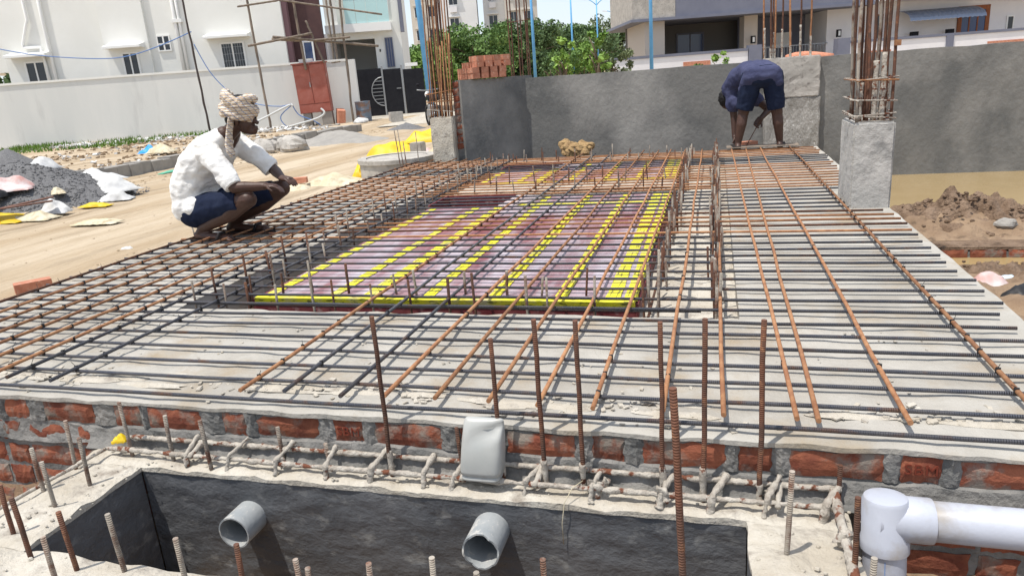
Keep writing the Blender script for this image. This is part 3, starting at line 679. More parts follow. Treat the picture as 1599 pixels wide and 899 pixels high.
# ================================================================== COLUMNS
def rough_box(name, x0, x1, y0, y1, z0, z1, mat, parent, amp=.006, n=8, bev=.012):
    o = MB().box(x0, x1, y0, y1, z0, z1).build(name, mat, parent)
    bm = bmesh.new(); bm.from_mesh(o.data); bmesh.ops.bevel(bm, geom=bm.edges[:], offset=bev, segments=2, affect='EDGES')
    bmesh.ops.subdivide_edges(bm, edges=bm.edges[:], cuts=n, use_grid_fill=True)
    for v in bm.verts: v.co += v.normal*amp*noise.noise(v.co*9)+v.normal*amp*.6*noise.noise(v.co*25)
    bm.to_mesh(o.data); bm.free(); return o
def stirrup(parent, cx, cy, z, wx, wy, r, mat, tilt=0):
    e = .02; pts = []
    for a, b in ((-1,-1),(1,-1),(1,1),(-1,1),(-1,-1)): pts.append((cx+a*wx/2, cy+b*wy/2, z+a*tilt*.5+jit(.004)))
    pts = [(pts[0][0]-.03, pts[0][1]-.01, pts[0][2]+.004)]+pts+[(pts[-1][0]+.02, pts[-1][1]-.02, pts[-1][2]-.006)]
    return MB().tube(pts, r, 6).build('stirrup', mat, parent, True)
m_shut = M('shuttered_concrete', (.36,.35,.33), (.48,.46,.43), 4, .7, 1.0, 22, (1,1,1), c3=(.24,.235,.225), s3=7, dist=.012, spec=.4)
m_wcol = M('wet_patched_concrete', (.27,.255,.23), (.42,.40,.37), 3.2, .6, 1.0, 26, (1.6,1,.7), c3=(.62,.60,.57), s3=15, lo3=.60, hi3=.68, dist=.02)
# right column
cD = thing('concrete_column', (.985, 5.32, 0), 'short grey concrete column with tall rusty bars on right slab edge', 'column')
rough_box('shaft', .862, 1.112, 5.14, 5.62, -.6, .555, m_shut, cD, .005)
MB().box(.895, 1.09, 5.17, 5.59, .545, .562).build('laitance', m_crust, cD)
for i, (x, y) in enumerate([(.885,5.18),(.905,5.21),(.93,5.2),(.945,5.18),(.99,5.2),(1.02,5.2),(1.045,5.19),(1.085,5.18),(.885,5.42),(.92,5.56),(.985,5.57),(1.06,5.56),(1.085,5.4),(1.0,5.4)]):
    tl = (-.025+jit(.012) if x < .96 else .0+jit(.012)); bar('column_bar', (x, y, .5), (x+tl, y+jit(.02), 2.15+jit(.1)), random.choice((.010,.0085,.010)), m_rustd if i % 4 else m_stub, cD, .004, 8)
for k, (z, mm) in enumerate(((.585,m_crust),(.69,m_crust),(.815,m_rusto),(.60,m_crust),(.822,m_crust))): stirrup(cD, .985, 5.38, z, .245, .45, .0055 if k != 2 else .0062, mm, jit(.03))
for x, y, z0, z1 in ((.90,5.2,.56,.80),(.985,5.2,.56,.93),(1.03,5.19,.56,.98),(1.05,5.2,.6,.82)): crust('cement_coat', [(x,y,z0),(x,y,z1)], .016, 16, .35, cD)
MB().obox((1.09, 5.17, 1.03), .03, .03, .035, .3).build('wood_scrap', m_rusto, cD)
# left far column
cA = thing('concrete_column', (-3.48, 9.2, 0), 'pale shuttered concrete column with rusty bars at left end of grey wall', 'column')
rough_box('shaft', -3.645, -3.325, 9.12, 9.40, -.5, .555, m_lime, cA, .008, 7)
for i in range(14):
    x = -3.62+.27*(i % 7)/6; y = 9.17+(.0 if i < 7 else .17); bar('column_bar', (x+jit(.012), y, .5), (x+.02+jit(.015), y+jit(.02), 2.4+jit(.1)), .0085, m_rustd if i % 3 else m_rusto, cA, .004, 8)
for i in range(5):
    x = -3.60+.25*i/4; bar('lap_bar', (x, 9.16, .5), (x+.03+jit(.05), 9.16, 1.5+jit(.1)), .0085, m_rusto, cA, .003, 5)
for z in (.64, .755, .875): stirrup(cA, -3.485, 9.25, z, .31, .24, .006, m_rusto if z > .7 else m_crust, jit(.04))
# ================================================================== GREY WALL
wall = thing('grey_wall', (2.0, 9.95, -.6), 'long grey cement plastered wall behind the slab with muddy water below', 'wall')
def wall_seg(a, b, th, z0, z1, name, mat, n=60):
    a = Vector((*a, 0)); b = Vector((*b, 0)); d = (b-a); s = Vector((-d.y, d.x, 0)).normalized()*th; mb = MB(); vs = []
    for i in range(n+1):
        p = a+d*i/n; zt = z1+.008*fbm(p.x, p.y, 3, 3)
        for k in range(7): vs.append(Vector((p.x, p.y, z0+(zt-z0)*k/6))-s.normalized()*.006*fbm(p.x*2, k*.7, 1.5, 3))
        vs.append(Vector((p.x+s.x, p.y+s.y, zt))); vs.append(Vector((p.x+s.x, p.y+s.y, z0)))
    fs = [(i*9+k, (i+1)*9+k, (i+1)*9+k+1, i*9+k+1) for i in range(n) for k in range(8)]
    fs += [tuple(range(9)), tuple(n*9+k for k in range(8, -1, -1))]
    return mb.add(vs, fs).build(name, mat, wall, base=False)
wall_seg((-2.5, 9.9), (14, 9.9), .22, -.8, .965, 'plaster_face', m_wallgrey, 120)
wall_seg((-3.20, 9.20), (-2.42, 9.98), .16, -.8, 1.0, 'plaster_face', m_wallgrey, 30)
for c in range(10):           # open brick end of the short return
    o = bpy.data.objects.new('brick', brick_mesh(.105 if c % 2 else .13, c)); reg(o, Matrix.Translation((-3.265, 9.235, .12+.088*c)) @ Matrix.Rotation(.1, 4, 'Z')); attach(o, wall)
MB().box(-3.325, -3.205, 9.243, 9.32, -.4, .99).build('mortar_core', m_mortar, wall, base=False)
# concrete column set in the wall
cC = thing('wall_column', (.9, 9.8, -.5), 'wide pale concrete column in the grey wall behind bending worker', 'column')
rough_box('shaft', .585, 1.235, 9.80, 10.08, .50, .985, m_conc, cC, .008, 8)
rough_box('shaft', .60, 1.25, 9.81, 10.07, -.8, .498, m_wcol, cC, .014, 9)
for i, (x, y) in enumerate([(.535+.05,9.86),(.66,9.85),(.71,9.9),(.79,9.86),(.89,9.85),(1.0,9.86),(1.12,9.87),(.7,10.02),(.9,10.02)]):
    bar('column_bar', (x, y, .9), (x-.02+jit(.015), y, 2.0+jit(.1)), .0105, m_rustd if i % 2 else m_rusto, cC, .004, 6)
    crust('cement_coat', [(x, y, .96), (x-.005, y, 1.0+random.uniform(.1, .4))], .0118, 18, .3, cC, m_crust)
cB = thing('bar_bundle', (-2.6, 10.2, -.2), 'three pairs of tall rusty bars rising behind the wall corner', 'rebar')
for x in (-2.77,-2.74,-2.65,-2.62,-2.53,-2.50): bar('bar', (x, 10.25, -.2), (x+jit(.02), 10.25, 2.6), .0095, m_rustd, cB, .004, 8)
MB().tube([(-2.80,10.24,1.72),(-2.46,10.24,1.74)], .005, 6).build('link', m_rustd, cB)
# brick stack on the wall corner
stk = thing('brick_stack', (-2.95, 9.8, .99), 'stack of loose orange bricks on top of the grey wall corner', 'brick stack')
bmo = MB().box(-.112, .112, -.051, .051, 0, .07).mesh('brick', m_brick2)
def loose(x, y, z, rz, parent=stk, me=bmo):
    o = bpy.data.objects.new('brick', me); reg(o, Matrix.Translation((x, y, z)) @ Matrix.Rotation(rz, 4, 'Z')); return attach(o, parent)
ang = math.radians(45); ca, sa = math.cos(ang), math.sin(ang)
for c in range(4):
    k0 = (0, 0, .06, .06)[c]
    for row_ in range(2 if c < 3 else 1):
        for k in range(4):
            u = k0+.12+k*.115+jit(.004); v = .06+row_*.23
            if u > .56: continue
            loose(-3.14+u*ca*1.15-v*sa, 9.26+u*sa*1.15+v*ca, 1.008+.072*c, ang+(PI/2)+jit(.04))
mb = MB()
for i in range(26):
    mb2 = MB(); r = random.uniform(.03, .085); c_ = Vector((-1.72+jit(.16), 9.3+jit(.1), .0+random.random()*.11)); mb2.ball(c_, (r*1.1, r, r*.85), 9, 6)
    mb2.v = [p+(p-c_)*(.45*nz(p.x, p.y, p.z, 22)) for p in mb2.v]; mb.add(mb2.v, mb2.f)
tag(mb.build('earth_clods', M('tan_earth', (.40,.27,.13), (.28,.18,.09), 9, .95, 1, 40, dist=.02), None), 'pile of tan earth clods at the foot of grey wall', 'earth pile')
bpy_b = loose(.36, 8.92, .012, .5, None); bpy_b.name = 'loose_brick'; tag(bpy_b, 'orange brick lying behind feet of bending worker', 'brick')

# ================================================================== RIGHT SIDE MUD THINGS
def heap(name, c, rx, ry, h, mat, n=46, seed=0, amp=.5, fr=3.0, p=1.4):
    vs = []
    for j in range(n+1):
        for i in range(n+1):
            u = i/n*2-1; v = j/n*2-1; r = math.sqrt(u*u+v*v); x = c[0]+u*rx; y = c[1]+v*ry
            e = max(0, 1-r)**(1/p if p < 1 else 1)
            z = c[2]+h*(e*(1+amp*fbm(x+seed, y, fr/max(rx, ry)*1.2, 5)))-(.03 if r > .98 else 0)+(.012*fbm(x, y, 18, 2) if r < .97 else 0)
            vs.append((x, y, z))
    fs = [(j*(n+1)+i, j*(n+1)+i+1, (j+1)*(n+1)+i+1, (j+1)*(n+1)+i) for j in range(n) for i in range(n)]
    return MB().add(vs, fs).build(name, mat, None, True)
def rock(name, c, r, mat, seed=0, sq=(1,.8,.7), label=None, cat='stone', group=None, parent=None):
    mb = MB(); c = Vector(c); mb.ball(c, (r*sq[0], r*sq[1], r*sq[2]), 14, 9)
    mb.v = [p+(p-c)*(.40*nz(p.x+seed, p.y, p.z, 1.1/r)+.15*nz(p.x, p.y+seed, p.z, 3/r)) for p in mb.v]
    o = mb.build(name, mat, parent); 
    if label: tag(o, label, cat, group)
    return o
m_clay = M('excavated_clay', (.17,.11,.07), (.28,.195,.135), 7, .85, 1.0, 34, c3=(.09,.058,.038), s3=12, dist=.04)
tag(heap('mud_heap', (2.02, 6.85, -.52), 1.0, .62, .29, m_clay, 100, 2, .6, 5), 'heap of lumpy brown excavated mud beside the muddy water', 'mud heap')
tag(heap('mud_heap', (1.75, 5.05, -.48), .6, .42, .10, m_clay, 40, 8, .9, 5), 'low mud bank right of the slab in front of brick edging', 'mud heap')
mb = MB()
for i in range(420):
    a = random.random()*6.28; rr_ = random.random()**.6; x = 2.02+math.cos(a)*.95*rr_; y = 6.8+math.sin(a)*.55*rr_
    if random.random() < .35: x = random.uniform(1.25, 2.6); y = random.uniform(4.2, 5.4)
    r = random.uniform(.006, .020); c_ = Vector((x, y, -.5+(.30*(1-rr_) if y > 6 else .06)+r*.3)); m2 = MB().ball(c_, (r*1.2, r, r*.8), 6, 4)
    m2.v = [p+(p-c_)*.5*nz(p.x, p.y, p.z, 40) for p in m2.v]; mb.add(m2.v, m2.f)
tag(tag(mb.build('mud_clods', m_clay, None, base=False), 'small mud clods scattered over the bank', 'earth'), kind='stuff')
rock('stone', (2.24, 6.42, -.40), .065, m_dust, 3, (1.3,.8,.7), 'pale stone lying on right flank of the mud heap')
tag(crumple('white_scrap', (1.55, 6.55, -.43), .12, .08, .05, m_wsack, 2, .3, 8), 'small white plastic scrap on left foot of mud heap', 'litter')
edge = thing('brick_edging', (2.4, 5.9, -.55), 'low brick edging topped with mortar running into the mud', 'brick edging')
for i in range(12): put_brick(1.32+.247*i, 1.32+.247*i+.23, -.535, 5.80, edge)
rough_box('mortar_cap', 1.28, 4.3, 5.81, 6.05, -.47, -.44, m_clay, edge, .012, 7)
MB().box(1.28, 4.3, 5.81, 6.04, -.7, -.472).build('mortar_core', m_mortar, edge)
bagt = crumple('crumpled_bag', (1.60, 4.75, -.42), .24, .2, .20, m_psheet, 5, .2, 18, None, .8, .5); tag(bagt, 'crumpled pink and pale packet in the mud beside slab edge', 'bag')
tag(crumple('black_bag', (1.68, 4.50, -.42), .20, .18, .10, m_blk, 8, .7, 14), 'dark crumpled plastic bag in the mud by slab edge', 'bag')
tag(crumple('blue_scrap', (1.74, 4.92, -.42), .14, .05, .03, m_bsheet, 6, .1, 8), 'small blue plastic scrap lying on the mud bank', 'litter')
tag(crumple('white_sack', (1.83, 4.38, -.44), .24, .36, .22, m_wsack, 4, .2, 16), 'white sack at right picture edge beside the slab', 'sack')

# ================================================================== PEOPLE
def blob(name, parts, mat, parent, voxel=.008, smooth=4, fac=.5):
    mb = MB()
    for p in parts:
        if len(p) == 4: mb.capsule(*p)
        else: mb.ball(p[0], p[1], 14, 9)
    me = mb.mesh(name, None); o = bpy.data.objects.new(name, me); COL.objects.link(o)
    r = o.modifiers.new('r', 'REMESH'); r.mode = 'VOXEL'; r.voxel_size = voxel; r.adaptivity = 0
    s_ = o.modifiers.new('s', 'SMOOTH'); s_.iterations = smooth; s_.factor = fac
    dg = bpy.context.evaluated_depsgraph_get(); me2 = bpy.data.meshes.new_from_object(o.evaluated_get(dg)); bpy.data.objects.remove(o)
    me2.name = name; me2.materials.clear(); me2.materials.append(mat); me2.polygons.foreach_set('use_smooth', [True]*len(me2.polygons))
    o = bpy.data.objects.new(name, me2); reg(o); attach(o, parent); return o
def wrinkle(o, amp, sc, stretch=(1,1,1)):
    vs = o.data.vertices; out = []
    nr = [v.normal.copy() for v in vs]
    for v, n_ in zip([v.co.copy() for v in vs], nr):
        q = v+n_*amp*(noise.noise(Vector((v.x*sc*stretch[0], v.y*sc*stretch[1], v.z*sc*stretch[2])))+.5*noise.noise(v*sc*2.3)); out += [q.x, q.y, q.z]
    vs.foreach_set('co', out); o.data.update(); return o
def hem(o, p, d, rad):
    p = Vector(p); d = Vector(d).normalized()
    for v in o.data.vertices:
        q = v.co-p; k = q.dot(d)
        if k > 0 and (q-d*k).length < rad: v.co = v.co-d*k*.97
    o.data.update()
def hand(base, fdir, palm_n, thumb_side, s=1.0, curl=.5):
    b = Vector(base); f = Vector(fdir).normalized(); n = Vector(palm_n).normalized(); t = f.cross(n).normalized()*thumb_side; out = []
    out.append((b, .024*s, b+f*.075*s, .020*s)); out.append((b+t*.02*s, .018*s, b+f*.07*s+t*.026*s, .014*s)); out.append((b-t*.02*s, .018*s, b+f*.065*s-t*.026*s, .014*s))
    for i, L in enumerate((.068, .076, .07, .055)):
        o = b+f*.075*s+t*(.030-.020*i)*s; d1 = (f*math.cos(curl)-n*math.sin(curl)); m1 = o+d1*L*.5*s
        d2 = (f*math.cos(2*curl)-n*math.sin(2*curl)); out.append((o, .0092*s, m1, .0085*s)); out.append((m1, .0085*s, m1+d2*L*.5*s, .007*s))
    o = b+t*.03*s+f*.02*s; m1 = o+(t*.6+f*.6-n*.3).normalized()*.042*s; out.append((o, .012*s, m1, .0095*s)); out.append((m1, .0095*s, m1+(f*.9-n*.4).normalized()*.03*s, .008*s))
    return out
V = Vector
def yo(x, z, y): return V((x, y, z))
# ---- squatting worker
p1 = thing('person', (-3.55, 4.5, 0), 'person in white shirt, navy shorts and checked turban squatting on slab edge', 'person')
yn_, yf_ = 4.36, 4.66
body = []
hipn, hipf = V((-3.66,4.42,.23)), V((-3.66,4.60,.23))
knn, knf = V((-3.13,4.30,.315)), V((-3.10,4.68,.33))
ann, anf = V((-3.60,4.37,.105)), V((-3.52,4.64,.105))
for hp, kn, an, toe in ((hipn, knn, ann, V((-3.37,4.34,.035))), (hipf, knf, anf, V((-3.28,4.66,.035)))):
    body += [(hp, .098, kn, .062), (kn, .060, kn.lerp(an, .4)+V((0,0,-.02)), .058), (kn.lerp(an, .4)+V((0,0,-.02)), .056, an, .037), (kn+V((.012,0,0)), .052, kn+V((.008,0,.012)), .05),
             (an+V((-.05,0,-.055)), .036, toe, .026), (an, .037, an+V((-.04,0,-.05)), .036)]
    for k in range(5): body.append((toe+V((0, (k-2)*.017, -.004)), .012, toe+V((.035-.005*abs(k-1), (k-2)*.019, -.012)), .010))
spine = [V((-3.68,4.51,.26)), V((-3.70,4.51,.40)), V((-3.60,4.51,.55)), V((-3.47,4.51,.66)), V((-3.35,4.51,.755))]
for a, b, ra, rb in zip(spine[:-1], spine[1:], (.11,.11,.115,.10), (.11,.115,.10,.06)):
    for dy in (-.06, .06): body.append((a+V((0,dy,0)), ra, b+V((0,dy*.8,0)), rb))
hc = V((-3.215,4.51,.865))
body += [(spine[-1], .056, V((-3.26,4.51,.82)), .052), (hc+V((-.03,0,.035)), V((.095,.078,.095))), (V((-3.19,4.51,.82)), V((.065,.06,.075))), (V((-3.165,4.51,.775)), .035, V((-3.135,4.51,.765)), .026),
         (V((-3.128,4.51,.845)), .014, V((-3.098,4.51,.822)), .015), (V((-3.118,4.51,.793)), V((.016,.026,.010))), (V((-3.116,4.51,.779)), V((.015,.024,.010))), (V((-3.145,4.48,.868)), .022, V((-3.145,4.54,.868)), .022), (V((-3.21,4.435,.84)), V((.018,.012,.032))), (V((-3.21,4.585,.84)), V((.018,.012,.032)))]
shn, shf = V((-3.41,4.34,.675)), V((-3.39,4.68,.68))
eln, elf = V((-3.20,4.27,.405)), V((-3.17,4.72,.47))
wrn, wrf = V((-2.985,4.33,.40)), V((-3.0,4.56,.42))
for sh, el, wr in ((shn, eln, wrn), (shf, elf, wrf)):
    body += [(sh, .052, el, .040), (el, .040, el.lerp(wr, .35), .040), (el.lerp(wr, .35), .039, wr, .026)]
body += hand(wrn, (1,.1,-.12), (.15,.1,1), 1, .95, .35); body += hand(wrf, (1,-.35,-.1), (.1,-.1,1), -1, .95, .45)
blob('body', body, m_skin, p1, .0055, 3)
for dy in (-.03, .03):
    MB().ball((-3.128, 4.51+dy, .853), .010, 10, 6).build('eye', m_black, p1, True)
sh = []
for a, b, ra, rb in zip([V((-3.70,4.51,.27))]+spine[1:-1], spine[1:-1]+[V((-3.385,4.51,.735))], (.146,.140,.136,.118), (.140,.136,.118,.072)):
    for dy in (-.075, 0, .075): sh.append((a+V((0,dy,0)), ra, b+V((0,dy*.85,0)), rb))
for s_, e_ in ((shn, eln), (shf, elf)):
    d = (e_-s_); sh += [(s_+V((-.02,0,-.01)), .085, s_+d*.45, .078), (s_+d*.45, .076, s_+d*.98, .066)]
sh += [(V((-3.74,4.43,.24)), .12, V((-3.62,4.36,.26)), .085), (V((-3.74,4.6,.24)), .12, V((-3.62,4.66,.26)), .085), (V((-3.37,4.46,.765)), .035, V((-3.35,4.56,.765)), .035)]
shirt = wrinkle(blob('shirt', sh, m_shirt, p1, .009, 8), .011, 7, (1.2,1,2.4)); wrinkle(shirt, .0035, 24, (1,1,1.6))
st = []
for hp, kn in ((hipn, knn), (hipf, knf)):
    d = kn-hp; st += [(hp+V((-.02,0,-.01)), .125, hp+d*.5, .105), (hp+d*.5, .104, hp+d*.86, .080)]
st += [(V((-3.70,4.44,.22)), .125, V((-3.70,4.58,.22)), .125)]
so_ = wrinkle(blob('shorts', st, m_navy, p1, .009, 4), .008, 12)
for hp, kn in ((hipn, knn), (hipf, knf)): hem(so_, hp.lerp(kn, .88), kn-hp, .2)
for s_, e_ in ((shn, eln), (shf, elf)): hem(shirt, s_.lerp(e_, .97), e_-s_, .13)
hem(shirt, V((-3.7,4.5,.165)), (0,0,-1), 1)
# turban wound in rolls, open crown, hanging tail
tc_ = V((-3.225,4.51,.925)); tl = Matrix.Rotation(.30, 3, 'Y'); tb_ = []
for k, (rx, ry, z, r, tilt, ph) in enumerate([(.094,.088,-.028,.030,.22,0),(.102,.096,-.002,.033,-.30,1.2),(.102,.097,.026,.034,.45,2),(.094,.09,.054,.030,-.38,3),(.104,.10,.012,.030,.75,2.6)]):
    pts = []
    for i in range(21):
        a = 2*PI*i/20; q = V((rx*math.cos(a)*(1+.05*math.sin(2*a+k)), ry*math.sin(a), z+tilt*.10*math.cos(a+ph)+.007*math.sin(3*a+k))); pts.append(tc_+tl @ q)
    for a, b in zip(pts[:-1], pts[1:]): tb_.append((a, r*(1+.2*nz(a.x*9, a.y*9, k)), b, r*(1+.2*nz(b.x*9, b.y*9, k))))
tur = wrinkle(wrinkle(blob('turban', tb_, m_plaid, p1, .005, 3), .006, 30, (.6,.6,2.6)), .002, 90)
MB().ball(tc_+tl @ V((-.005,0,.045)), (.078,.073,.052), 14, 8).build('hair', m_hair, p1, True)
MB().ball(V((-3.275,4.51,.855)), (.06,.082,.06), 14, 8).build('back_hair', m_hair, p1, True)
mb = MB(); mb.tube([(-3.23,4.425,.90),(-3.235,4.405,.84),(-3.25,4.39,.77),(-3.25,4.36,.68),(-3.235,4.35,.64),(-3.225,4.35,.61)], [.026,.034,.036,.042,.046,.030], 10, sq=.3); wrinkle(mb.build('turban_tail', m_plaid, p1, True, base=False), .004, 40)
for an, toe in ((ann, V((-3.34,4.34,.02))), (anf, V((-3.25,4.66,.02)))):
    mb = MB(); c_ = V(((an.x+toe.x)/2-.03, (an.y+toe.y)/2, .052-.04)); L = (toe.x-an.x)+.18; vs = []
    for z in (-.008, .012):
        for i in range(16):
            a = 2*PI*i/16; vs.append(V((c_.x+L/2*math.cos(a)+.0, c_.y+.045*math.sin(a)*(1+.15*math.cos(a)), c_.z+z)))
    o = mb.add(vs, [tuple(range(15, -1, -1)), tuple(range(16, 32))]+[(i, (i+1) % 16, 16+(i+1) % 16, 16+i) for i in range(16)]).build('sandal', m_sandal, p1)
    MB().tube([(toe.x-.11, toe.y-.05, .015), (toe.x-.09, toe.y-.03, .07), (toe.x-.09, toe.y+.03, .07), (toe.x-.11, toe.y+.05, .015)], .012, 8).build('strap', m_sandal, o, True)
# ---- bending worker
p2 = thing('person', (.5, 8.7, 0), 'person in navy shirt and shorts bending over rebar by the grey wall', 'person')
b2 = []
hl, hr = V((.385,8.66,.77)), V((.605,8.66,.77)); kl, kr = V((.305,8.70,.41)), V((.665,8.68,.40)); al, ar = V((.255,8.68,.085)), V((.705,8.72,.085))
for hp, kn, an, tx in ((hl, kl, al, -.05), (hr, kr, ar, .04)):
    cf = kn.lerp(an, .35)+V((0,-.018,0))
    b2 += [(hp, .10, kn, .060), (kn, .058, cf, .058), (cf, .056, an, .036), (an+V((0,-.04,-.045)), .034, an+V((tx,.16,-.055)), .024), (an, .035, an+V((0,-.03,-.04)), .036)]
sp2 = [V((.495,8.68,.80)), V((.44,8.82,.86)), V((.34,8.98,.80)), V((.26,9.10,.68)), V((.20,9.17,.60))]
for a, b, ra, rb in zip(sp2[:-1], sp2[1:], (.12,.11,.115,.10), (.11,.115,.10,.05)):
    for w_ in (-.06, .06): b2.append((a+V((w_,w_*.5,0)), ra, b+V((w_,w_*.5,0)), rb))
sl_, sr_ = V((.19,9.00,.62)), V((.36,9.14,.64)); ell, elr = V((.215,8.98,.36)), V((.60,9.02,.42)); wl, wr2 = V((.22,8.93,.14)), V((.50,8.90,.33))
for s_, e_, w_ in ((sl_, ell, wl), (sr_, elr, wr2)): b2 += [(s_, .055, e_, .041), (e_, .041, w_, .027)]
b2 += hand(wl, (.1,-.15,-1), (1,0,0), 1, 1, .4); b2 += hand(wr2, (-.55,-.3,-.75), (-.3,.9,0), 1, 1, .8)
b2 += [(sp2[-1], .055, V((.165,9.16,.57)), .05), (V((.135,9.15,.555)), V((.085,.095,.11))), (V((.13,9.17,.50)), V((.06,.07,.05)))]
blob('body', b2, m_skin, p2, .007, 3)
wrinkle(blob('hair', [(V((.125,9.13,.575)), V((.090,.10,.108)))], m_hair, p2, .01, 1), .008, 40)
s2 = []
for a, b, ra, rb in zip([V((.495,8.68,.815))]+sp2[1:4], sp2[1:4]+[V((.225,9.14,.62))], (.128,.128,.13,.118), (.128,.13,.118,.085)):
    for w_ in (-.075, 0, .075): s2.append((a+V((w_,w_*.5,0)), ra, b+V((w_,w_*.5,0)), rb))
s2 += [(sl_+V((.02,0,.03)), .095, sl_.lerp(ell, .5), .085), (sl_.lerp(ell, .3)+V((.02,-.06,0)), .08, V((.24,8.9,.5)), .055), (sr_, .085, sr_.lerp(elr, .5), .075), (V((.38,8.60,.80)), .10, V((.30,8.66,.69)), .06), (V((.62,8.60,.80)), .10, V((.66,8.58,.74)), .055)]
s2 += [(V((.36,8.58,.85)), .07, V((.62,8.58,.85)), .07), (V((.36,8.56,.80)), .07, V((.60,8.56,.82)), .06)]
wrinkle(blob('shirt', s2, m_navy2, p2, .010, 7), .009, 9)
t2 = []
for hp, kn in ((hl, kl), (hr, kr)):
    d = kn-hp; t2 += [(hp+V((0,-.015,.02)), .118, hp+d*.5, .108), (hp+d*.5, .107, hp+d*.80, .098)]
t2 += [(V((.41,8.63,.80)), .125, V((.58,8.63,.80)), .125)]
so_ = wrinkle(blob('shorts', t2, m_navy, p2, .010, 3), .009, 10)
for hp, kn in ((hl, kl), (hr, kr)): hem(so_, hp.lerp(kn, .86), kn-hp, .17)
for an, tx in ((al, -.05), (ar, .04)):
    MB().obox((an.x+tx*.5, an.y+.05, .052), .09, .26, .022, -tx*2).build('sandal', m_sandal, p2, bevel=.008)
hk = bar('tying_hook', (.47, 8.84, .27), (.345, 8.68, .05), .005, m_rustd, None, .002, 4); tag(hk, 'thin steel tying hook held in hand of bending worker', 'hook')
pl_ = MB().box(.13, .90, 8.58, 8.80, .0445, .053).build('wooden_plank', m_bamboo, None); tag(pl_, 'thin pale plank on the rebar under feet of bending worker', 'plank')

# ================================================================== ROADSIDE, LEFT
mb = MB()
for i in range(40):
    y0 = 8.6+11*i/40; y1 = 8.6+11*(i+1)/40
    if 11.9 < y0 < 12.6: continue
    x = -10.0+.12*nz(0, y0, 0, 1); zt = .0+.07*nz(1, y0, 0, 2); mb.obox((x-.16, (y0+y1)/2, zt/2-.2), .36+jit(.08), (y1-y0)*1.02, .4+zt*.6+jit(.01), jit(.03), jit(.02), jit(.03))
tag(mb.build('drain_kerb', m_dust, None, base=False), 'broken grey concrete drain kerb along the far side of the sandy road', 'kerb')
tag(heap('gravel_heap', (-9.35, 7.95, -.24), 1.6, 1.35, .66, m_gravel, 60, 3, .22, 1.6), 'dark grey gravel heap with torn sacks at left picture edge', 'gravel heap')
tag(heap('gravel_heap', (-10.9, 9.1, -.2), 1.6, 1.2, .62, m_gravel, 46, 6, .2, 1.4), 'second dark gravel heap behind the sack strewn one', 'gravel heap')
tag(heap('sand_heap', (-8.8, 15.9, -.24), 1.5, 1.1, .30, m_dust, 40, 4, .3, 2), 'low grey sand heap spilled over the kerb near red cabinet', 'sand heap')
tag(heap('sand_heap', (-8.4, 19.2, -.24), .7, .5, .22, m_gravel, 30, 4, .3, 2), 'small grey rubble heap on the road before driveway', 'rubble')
